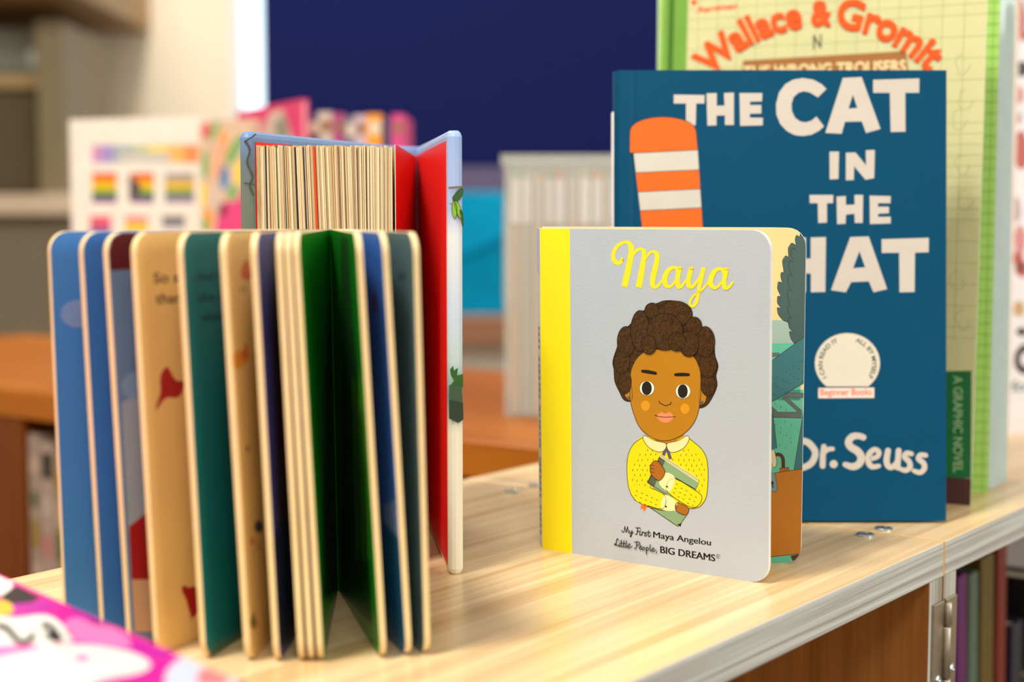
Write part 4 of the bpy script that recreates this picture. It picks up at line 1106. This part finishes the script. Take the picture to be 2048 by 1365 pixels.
q = [LG + n2 * CT, LG, RG, RG + n * CT, RG + n * CT + bk * 0.006, mid + bk * 0.011, LG + n2 * CT + bk * 0.006]
mb.prism(q, Z * HR, jac); mb.build('spine', rroot)
# page block: fanned leaves
pages = MB()
rp_ = random.Random(21)
NP = 96
LPf = LF - n2 * 0.0002 + d2 * 0.0035; RPf = Vector((-0.0528, 0.690, ZS))
LPg = LG - n2 * 0.0016; RPg = RG + Vector((-0.0036, -0.004, 0))
cr = [M('cream_leaf%d' % k, c, 0.75, 0.03) for k, c in enumerate(((232, 206, 160), (218, 188, 140), (240, 220, 184), (196, 168, 126)))]
odd = {8: M('navy_leaf', (46, 62, 86), 0.6), 16: M('green_leaf', (96, 120, 80), 0.6), 22: M('navy_leaf', (46, 62, 86), 0.6), 30: M('black_leaf', (50, 50, 54), 0.6), 36: M('navy_leaf', (46, 62, 86), 0.6), 43: M('orange_leaf', (206, 70, 24), 0.6), 44: M('orange_leaf', (206, 70, 24), 0.6), 60: M('brown_leaf', (150, 120, 90), 0.6), 72: M('brown_leaf', (150, 120, 90), 0.6)}
for k in range(NP):
    t = k / (NP - 1); tj = min(1, max(0, t + rp_.uniform(-0.0035, 0.0035)))
    f0 = LPf.lerp(RPf, tj); f0 += Vector((0, -0.002, 0)) * math.sin(math.pi * t)
    g0 = LPg.lerp(RPg, t) + Vector((0, -0.003, 0)) * math.sin(math.pi * t)
    dd = (f0 - g0); ln = dd.length; dd.normalize(); nn = Vector((dd.y, -dd.x, 0))
    th = rp_.uniform(0.00038, 0.00056) * (1.7 if k in (43, 44) else 1)
    h = HR - 0.0065 + rp_.uniform(-0.0006, 0.0006); bow = 0.004 * math.sin(math.pi * t * 2 + 0.6)
    lean_x = -0.03 * math.sin(math.pi * min(1, t * 1.15)) + rp_.uniform(-0.002, 0.002)
    f0 -= Vector((lean_x * 0.14, 0, 0))
    dd = (f0 - g0); ln = dd.length; dd.normalize(); nn = Vector((dd.y, -dd.x, 0))
    m_ = odd.get(k) or cr[rp_.randrange(4)]
    st = [g0 + dd * ln * s + nn * bow * math.sin(math.pi * s) for s in (0, 0.25, 0.5, 0.75, 1)]
    for z0 in (0.003,):
        for i in range(4):
            a, c = st[i], st[i + 1]
            pages.prism([a + Z * z0, c + Z * z0, c + nn * th + Z * z0, a + nn * th + Z * z0], Z * (h - z0) + Vector((lean_x * h, 0, 0)), m_)
o = pages.build('page_block', rroot); o['kind'] = 'stuff'
# red flyleaf from the last page to the gutter
mb = MB(); a = RPf + Vector((0.0012, 0.0005, 0)); c = RG + Vector((-0.0004, -0.001, 0)); dd = (c - a).normalized(); nn = Vector((dd.y, -dd.x, 0))
mb.prism([a + Z * 0.003, c + Z * 0.003, c + Z * (HR - 0.0055), a + Z * (HR - 0.0055)], -nn * 0.0003, redm, paper, paper); mb.build('flyleaf', rroot)

# ------------------------------------------------------------------ pink book lying flat in the near corner
PZ = 0.030
k0 = G(-40, 1134, PZ); k1 = G(500, 1376, PZ)
Uk = (k1 - k0).normalized(); Vk = Vector((Uk.y, -Uk.x, 0))
if Vk.y > 0: Vk = -Vk
LK = 0.235
k0 = k0 - Uk * 0.025 + Z * 0.0002
kroot = thing('activity_book', k0 + Vector((0, 0, -PZ)), 'glossy pink book with white and black cartoon shapes lying flat in front', 'book')
pinkm = M('hot_pink_cover', (216, 20, 138), 0.55, 0.08, 12, 0, 0.2); mag = M('magenta_print', (170, 24, 146), 0.55, 0.04, 60, 0, 0.2); lpk = M('light_pink_print', (226, 110, 172), 0.55, 0.04, 60, 0, 0.2)
wht = M('white_print', (212, 210, 204), 0.55, 0.04, 60, 0, 0.2); charc = M('charcoal_print', (44, 38, 38), 0.6, 0.04, 60, 0, 0.15); yl = M('amber_print', (226, 166, 10), 0.55); bluew = M('bluish_white_print', (178, 186, 210), 0.55); salm = M('salmon_print', (214, 112, 120), 0.55)
WK = (k1 - k0).length
mb = MB(); mb.prism([k0, k0 + Uk * WK, k0 + Uk * WK + Vk * LK, k0 + Vk * LK], Vector((0, 0, -0.0025)), pinkm)
ak = Art(mb, k0, Z); ak.clip = [k0, k0 + Uk * WK, k0 + Uk * WK + Vk * LK, k0 + Vk * LK]
ak.poly([(-45, 1134), (0, 1153.5), (27, 1166), (22, 1182), (4, 1192), (-45, 1192)], wht, 1)
ak.poly([(2, 1194), (24, 1178), (34, 1172), (84, 1196), (60, 1206), (10, 1210)], charc, 1)
ak.poly([(-40, 1200), (10, 1202), (26, 1216), (18, 1230), (-40, 1232)], yl, 2, curve=3)
ak.poly([(20, 1208), (90, 1202), (130, 1218), (60, 1228), (20, 1226)], mag, 1); ak.poly([(140, 1212), (230, 1254), (190, 1250), (140, 1226)], mag, 1)
ak.poly([(-30, 1236), (30, 1236), (90, 1230), (125, 1250), (146, 1282), (110, 1290), (80, 1310), (-30, 1312)], wht, 1, curve=3)
ak.line([(-6, 1252), (14, 1258), (38, 1284), (56, 1284), (68, 1268)], 13, charc, 2, 4)
ak.poly([(84, 1246), (104, 1250), (126, 1278), (110, 1286), (88, 1270)], charc, 2, curve=3); ak.disc(92, 1262, 7, 5, wht, 3)
ak.poly([(-30, 1296), (60, 1290), (88, 1300), (70, 1320), (-30, 1318)], lpk, 2, curve=3)
ak.poly([(150, 1236), (240, 1262), (260, 1296), (160, 1286), (130, 1256)], lpk, 1, curve=3)
ak.poly([(260, 1276), (350, 1310), (330, 1326), (262, 1300)], mag, 1)
ak.poly([(-30, 1330), (80, 1300), (150, 1290), (250, 1302), (300, 1326), (280, 1346), (200, 1362), (120, 1400), (-30, 1420)], wht, 3, curve=4)
ak.poly([(150, 1312), (176, 1310), (178, 1322), (152, 1324)], lpk, 4, curve=3)
ak.poly([(330, 1352), (360, 1318), (410, 1312), (460, 1340), (470, 1400), (350, 1400)], bluew, 2, curve=3)
ak.poly([(396, 1346), (430, 1330), (460, 1344), (450, 1372), (400, 1372)], salm, 3, curve=3)
mb.build('front_cover', kroot)
mb = MB(); i_ = 0.003
mb.prism([k0 + Uk * i_ + Vk * i_ - Z * 0.0026, k0 + Uk * (WK - i_) + Vk * i_ - Z * 0.0026, k0 + Uk * (WK - i_) + Vk * (LK - i_) - Z * 0.0026, k0 + Uk * i_ + Vk * (LK - i_) - Z * 0.0026], Vector((0, 0, -(PZ - 0.0052))), paper); mb.build('page_block', kroot)
mb = MB(); mb.prism([k0 - Z * (PZ - 0.0025), k0 + Uk * WK - Z * (PZ - 0.0025), k0 + Uk * WK + Vk * LK - Z * (PZ - 0.0025), k0 + Vk * LK - Z * (PZ - 0.0025)], Vector((0, 0, -0.0025)), pinkm); mb.build('back_cover', kroot)

# ------------------------------------------------------------------ things on the orange bookcase
def upright(px0, px1, Y0, Y1, ytop):
    """standing rectangle on the shelf plane between two sight lines, with its own depth"""
    a = Vector(((px0 - 1024) / FPX * Y0, Y0, ZS)); b_ = Vector(((px1 - 1024) / FPX * Y1, Y1, ZS))
    h = AT((px0 + px1) / 2, ytop, (Y0 + Y1) / 2).z - ZS
    U_ = (b_ - a); wl = U_.length; U_.normalize(); return a, U_, wl, h, toward_cam(U_, Z, a)
# sheet of flags in a holder
a, U_, wl, h, n_ = upright(146, 412, 1.56, 1.50, 236)
q = thing('flag_sheet', a, 'white printed sheet showing rows of small striped flags, in a stand', 'poster')
sheet = M('white_sheet', (246, 238, 230), 0.5)
mb = MB(); mb.prism(rrect(a, U_, Z, wl, h), -n_ * 0.002, sheet); af = Art(mb, a, n_, U_, Z); af.clip = rrect(a, U_, Z, wl, h)
def rect(x0, y0, x1, y1, c, ly=1): af.poly([(x0, y0), (x1, y0), (x1, y1), (x0, y1)], M('flag_%d_%d_%d' % c, c, 0.5), ly)
for x0, x1, c in ((184, 200, (220, 150, 200)), (200, 228, (170, 150, 210)), (228, 268, (170, 186, 190)), (268, 296, (190, 200, 160)), (296, 336, (244, 220, 120)), (336, 368, (246, 190, 110)), (368, 398, (246, 150, 90))):
    rect(x0, 290, x1, 326, c)
rect(240, 306, 340, 326, (206, 204, 200), 2)
def flag(x0, x1, y0, cols, hh):
    for i, c in enumerate(cols): rect(x0, y0 + hh * i, x1, y0 + hh * (i + 1), c, 2)
rain = [(226, 80, 40), (248, 150, 20), (250, 196, 20), (170, 190, 40), (60, 110, 90), (130, 80, 150)]
flag(184, 234, 346, rain, 10); flag(264, 308, 346, rain, 10); flag(330, 388, 346, [(170, 160, 170), (190, 170, 120), (250, 190, 40), (150, 180, 70), (120, 130, 130), (150, 130, 170)], 10)
af.poly([(258, 346), (286, 376), (258, 406)], M('flag_dark', (90, 70, 80), 0.5), 3)
flag(180, 222, 432, [(238, 90, 120), (226, 90, 130), (150, 80, 160), (90, 80, 170)], 12); flag(250, 296, 432, [(250, 140, 150), (250, 200, 60), (250, 210, 60), (90, 170, 220)], 12); flag(324, 370, 432, [(110, 110, 120), (150, 150, 156), (230, 226, 226), (130, 90, 150)], 12)
mb.build('sheet', q)
mb = MB(); mb.box(a + U_ * wl / 2 - n_ * 0.02 + Z * 0.004, (wl * 0.8, 0.05, 0.008), M('clear_grey_stand', (190, 190, 190), 0.3), Matrix.Rotation(math.atan2(U_.y, U_.x), 3, 'Z')); mb.build('stand', q, 0.002)
# patterned book and pink book
def standing(name, label, px0, px1, Y0, Y1, ytop, cm, th=0.01, grp_=None):
    a, U_, wl, h, n_ = upright(px0, px1, Y0, Y1, ytop)
    q = thing(name, a, label, 'book', grp_)
    mb = MB(); mb.prism(rrect(a, U_, Z, wl, h), -n_ * 0.002, cm); af = Art(mb, a, n_, U_, Z); af.clip = rrect(a, U_, Z, wl, h)
    return q, mb, af, (a, U_, wl, h, n_, th, cm)
def close(q, mb, g):
    a, U_, wl, h, n_, th, cm = g
    mb.build('front_cover', q)
    m2 = MB(); m2.prism(rrect(a - n_ * 0.002 + U_ * 0.002 + Z * 0.002, U_, Z, wl - 0.004, h - 0.004), -n_ * th, paper); m2.build('page_block', q)
    m2 = MB(); m2.prism(rrect(a - n_ * (th + 0.002), U_, Z, wl, h), -n_ * 0.002, cm); m2.build('back_cover', q)
q, mb, af, g = standing('picture_book', 'busy pink, green and yellow patterned book standing beside the flag sheet', 404, 506, 1.49, 1.46, 240, M('pale_pattern_cover', (226, 196, 170), 0.5))
rr = random.Random(4)
pp = [(232, 90, 110), (130, 180, 110), (240, 180, 150), (250, 220, 60), (250, 160, 60), (220, 200, 190), (90, 140, 190)]
for k, (x, y, rx, ry, ci, rot) in enumerate(((412, 262, 9, 16, 0, 0.2), (428, 262, 7, 22, 1, 0.4), (410, 330, 7, 30, 1, 0), (436, 320, 14, 44, 2, 0.2), (446, 290, 10, 30, 4, 0), (470, 300, 12, 34, 1, 0.5), (480, 345, 10, 26, 3, 0), (448, 355, 10, 26, 6, 0), (446, 370, 14, 14, 5, 0), (428, 400, 10, 24, 5, 0), (408, 390, 6, 26, 3, 0), (465, 385, 10, 18, 1, 0.3), (416, 440, 10, 24, 4, 0), (410, 450, 8, 14, 1, 0), (490, 400, 14, 20, 2, 0))):
    c = pp[ci]; af.disc(x, y, rx, ry, M('pattern_%d_%d_%d' % c, c, 0.5), 1 + k % 4, 16, rot=rot)
af.poly([(430, 470), (436, 420), (450, 402), (470, 404), (486, 380), (504, 360), (506, 470)], M('pattern_pink', (232, 70, 140), 0.5), 6); af.disc(446, 420, 8, 14, M('pattern_plum', (130, 30, 60), 0.5), 7, 14)
close(q, mb, g)
q, mb, af, g = standing('picture_book', 'hot pink book with a pale triangle picture before the window gap', 478, 606, 1.62, 1.44, 212, M('rose_pink_cover', (236, 60, 130), 0.5), 0.003)
af.poly([(512, 290), (540, 225), (565, 218), (590, 290)], M('pale_triangle_print', (226, 206, 196), 0.5), 1); af.poly([(548, 250), (566, 228), (580, 262), (560, 290)], M('grey_triangle_print', (150, 160, 150), 0.5), 2)
close(q, mb, g)
row = [(612, 640, 228, (70, 50, 90)), (638, 668, 224, (206, 196, 180)), (668, 690, 226, (176, 60, 130)), (690, 712, 232, (120, 110, 130)), (710, 736, 230, (204, 180, 196)), (735, 766, 228, (246, 160, 30)), (766, 786, 238, (50, 60, 110)), (785, 812, 228, (214, 70, 140))]
rl = ['dark plum book spine at the start of the row before the blind', 'cream book spine second in the row before the blind', 'purple pink book spine between cream and grey ones before the blind', 'slate grey book spine left of the lilac one before the blind',
      'pale lilac book spine left of the orange one before the blind', 'bright orange book spine in the row before the blind', 'navy book spine right of the orange one before the blind', 'deep pink book spine at the end of the row before the blind']
for (x0, x1, yt, c), lab in zip(row, rl):
    q, mb, af, g = standing('spine_out_book', lab, x0, x1 - 1, 1.47, 1.47, yt, M('spine_%d_%d_%d' % c, c, 0.5), 0.12, 'row of books before the blind')
    af.poly([(x0 + 4, yt + 16), (x1 - 5, yt + 16), (x1 - 5, yt + 40), (x0 + 4, yt + 40)], M('spine_patch_%d' % (x0 % 3), ((226, 216, 190), (90, 60, 90), (150, 110, 70))[x0 % 3], 0.5), 1)
    mb.build('spine', q)
    a, U_, wl, h, n_, th, cm = g
    m2 = MB(); m2.prism(rrect(a - n_ * 0.002 + U_ * 0.0002, U_, Z, wl - 0.0004, h), -n_ * th, cm); m2.build('cover', q)
# clear plastic box of books
bx0, bx1, by = 1008, 1330, 1.215
plast = bpy.data.materials.new('frosted_clear_plastic'); plast.use_nodes = True
nt = plast.node_tree; bs = nt.nodes['Principled BSDF']; bs.inputs['Base Color'].default_value = lin((206, 210, 200)); bs.inputs['Roughness'].default_value = 0.25
bs.inputs['Alpha'].default_value = 0.22
xa = (bx0 - 1024) / FPX * by; xb = (bx1 - 1024) / FPX * by; bh = AT(1100, 308, by).z - ZS
bd_ = 0.12
box = thing('storage_box', Vector(((xa + xb) / 2, by, ZS)), 'frosted clear plastic box of thin books behind the portrait book', 'box')
def bpart(name, lo, hi, tap=0.0):
    mb = MB(); lo, hi = Vector(lo), Vector(hi); mb.box((lo + hi) / 2, hi - lo, plast); mb.build(name, box, 0.001)
bpart('front_wall', (xa, by, ZS), (xb, by + 0.002, ZS + bh)); bpart('rear_wall', (xa, by + bd_, ZS), (xb, by + bd_ + 0.002, ZS + bh))
bpart('side_wall', (xa, by + 0.002, ZS), (xa + 0.002, by + bd_, ZS + bh)); bpart('side_wall', (xb - 0.002, by + 0.002, ZS), (xb, by + bd_, ZS + bh)); bpart('bottom', (xa + 0.002, by + 0.002, ZS), (xb - 0.002, by + bd_, ZS + 0.002))
mb = MB()
for lo, hi in (((xa - 0.003, by - 0.003), (xb + 0.003, by)), ((xa - 0.003, by + bd_ + 0.002), (xb + 0.003, by + bd_ + 0.005)), ((xa - 0.003, by), (xa, by + bd_ + 0.002)), ((xb, by), (xb + 0.003, by + bd_ + 0.002))):
    mb.box(((lo[0] + hi[0]) / 2, (lo[1] + hi[1]) / 2, ZS + bh - 0.004), (hi[0] - lo[0], hi[1] - lo[1], 0.008), plast)
mb.build('rim', box)
x = xa + 0.005; k = 0
cols = [(196, 166, 140), (176, 170, 160), (206, 176, 150), (186, 150, 120), (170, 176, 170), (200, 160, 130)]
nth = ['first', 'second', 'third', 'fourth', 'fifth', 'sixth', 'seventh', 'eighth', 'ninth', 'tenth', 'eleventh', 'twelfth', 'thirteenth', 'fourteenth', 'fifteenth', 'sixteenth']
tops = [(170, 190, 176), (190, 196, 180), (214, 170, 130), (160, 180, 170), (206, 150, 130)]
while x < xb - 0.012:
    wd = random.uniform(0.006, 0.010); c = cols[k % 6]; ht = bh - 0.012 - 0.003 * (k % 3)
    q = thing('thin_book', Vector((x + wd / 2, by + 0.006, ZS + 0.002)), 'tan thin book with white label, %s from the left inside the clear box' % nth[k], 'book', 'thin books in the clear box')
    mb = MB(); mb.box((x + wd / 2, by + 0.056, ZS + 0.002 + ht / 2), (wd - 0.0006, 0.1, ht), M('thin_cover%d' % (k % 6), c, 0.5))
    tc_ = tops[k % 5]
    mb.box((x + wd / 2, by + 0.0058, ZS + ht - 0.008), (wd - 0.0006, 0.0004, 0.02), M('thin_top%d' % (k % 5), tc_, 0.5)); mb.build('body', q)
    mb = MB(); mb.box((x + wd / 2, by + 0.0058, ZS + AT(1100, 402, by).z - ZS), (wd - 0.0012, 0.0005, 0.034), M('white_label%d' % (k % 3), ((240, 228, 228), (232, 220, 224), (206, 190, 186))[k % 3], 0.5)); mb.build('label', q)
    x += wd + 0.0006; k += 1
# turquoise fabric basket on the ledge
tq = M('turquoise_felt', (0, 150, 198), 0.8, 0.1, 30, 0.3, 0.1)
ba = AT(800, 632, 2.75); bb_ = AT(1012, 632, 2.75); bt = AT(960, 384, 2.75).z
q = thing('fabric_basket', Vector(((ba.x + bb_.x) / 2, 2.75, lt)), 'turquoise fabric basket on the ledge under the blind', 'basket')
mb = MB(); lo = Vector((ba.x, 2.745, lt)); hi = Vector((bb_.x, 2.98, bt)); mb.box((lo + hi) / 2, hi - lo, tq); mb.build('basket_body', q, 0.004, seg=3)
mb = MB()
nseg = 12
for i in range(nseg):
    x0 = lo.x + (hi.x - lo.x) * i / nseg; x1 = lo.x + (hi.x - lo.x) * (i + 1) / nseg
    f = lambda t: lt + (bt - lt) * (0.50 + 0.18 * t - 0.12 * math.sin(t * 3))
    t0, t1 = i / nseg, (i + 1) / nseg
    mb.prism([Vector((x0, 2.733, f(t0))), Vector((x1, 2.733, f(t1))), Vector((x1, 2.7446, bt - 0.004)), Vector((x0, 2.7446, bt - 0.004))], Vector((0, 0.0005, 0)), tq)
mb.build('folded_flap', q)

# ------------------------------------------------------------------ shelving and wall cupboard at the far left
SY = 2.75
taupe = M('taupe_metal', (134, 120, 92), 0.5); dark = M('dark_olive_box', (92, 78, 54), 0.7); pale = M('pale_pinkish_board', (214, 194, 172), 0.6); bluegr = M('blue_grey_box', (124, 128, 116), 0.6)
q = thing('shelving_unit', Vector((AT(60, 400, SY).x, SY, 0)), 'taupe shelving unit against the far wall, out at the side', 'shelving')
def px_box(mb, x0, y0, x1, y1, Y, dep, m):
    a = AT(x0, y1, Y); b_ = AT(x1, y0, Y); mb.box(((a.x + b_.x) / 2, Y + dep / 2, (a.z + b_.z) / 2), (abs(b_.x - a.x), dep, abs(b_.z - a.z)), m)
mb = MB(); px_box(mb, 78, 40, 124, 396, SY, 0.03, taupe); mb.build('upright', q, 0.003)
mb = MB(); a = AT(122, 396, SY); b_ = AT(122, 40, SY); mb.box((a.x, SY + 0.183, (a.z + b_.z) / 2), (0.008, 0.302, b_.z - a.z), taupe); mb.build('side_panel', q, 0.002)
mb = MB(); px_box(mb, -420, 40, -380, 396, SY, 0.03, taupe); mb.build('upright', q, 0.003)
mb = MB(); px_box(mb, -420, 148, 115, 176, SY + 0.031, 0.3, M('khaki_board', (176, 152, 106), 0.6)); mb.build('shelf', q, 0.003)
mb = MB(); px_box(mb, -420, 388, 142, 430, SY - 0.03, 0.36, pale); mb.build('shelf', q, 0.003)
mb = MB(); a = AT(-420, 431, SY); b_ = AT(142, 431, SY); mb.box(((a.x + b_.x) / 2, SY + 0.16, (a.z - 0.001) / 2), (b_.x - a.x, 0.3, a.z - 0.001), M('grey_brown_base', (122, 110, 92), 0.6)); mb.build('base_cabinet', q, 0.004)
mb = MB(); px_box(mb, -420, 40, 124, 396, SY + 0.335, 0.01, taupe); mb.build('back_panel', q)
mb = MB(); px_box(mb, -300, 178, 70, 386, SY + 0.05, 0.25, dark); o = tag(mb.build('storage_crate', None, 0.006), 'dark olive crate inside the taupe shelving, between its two boards', 'crate')
q = thing('file_box', AT(30, 146, SY + 0.06), 'blue grey box on the upper board of the taupe shelving', 'box')
mb = MB(); px_box(mb, -200, 58, 72, 147, SY + 0.06, 0.22, bluegr); mb.build('box_body', q, 0.004)
mb = MB(); px_box(mb, 58, 100, 70, 132, SY + 0.056, 0.003, M('pale_blue_tab', (190, 204, 206), 0.5)); mb.build('label_tab', q)
q = thing('wall_cupboard', AT(60, 0, SY - 0.05), 'brown wall cupboard above the taupe shelving', 'cupboard')
cb = wood('brown_cupboard_wood', (158, 124, 74), (140, 106, 60), (3, 40, 40), 0.5)
a = AT(-420, -12, SY - 0.1); b_ = AT(150, -12, SY - 0.1)
mb = MB(); mb.box(((a.x + b_.x) / 2, (SY - 0.1 + RY1) / 2, a.z + 0.25), (b_.x - a.x, RY1 - SY + 0.098, 0.5), cb); mb.build('carcass', q, 0.004)
mb = MB(); mb.box(((a.x + b_.x) / 2, SY - 0.109, a.z + 0.25), (b_.x - a.x - 0.01, 0.016, 0.49), cb); mb.build('door', q, 0.003)
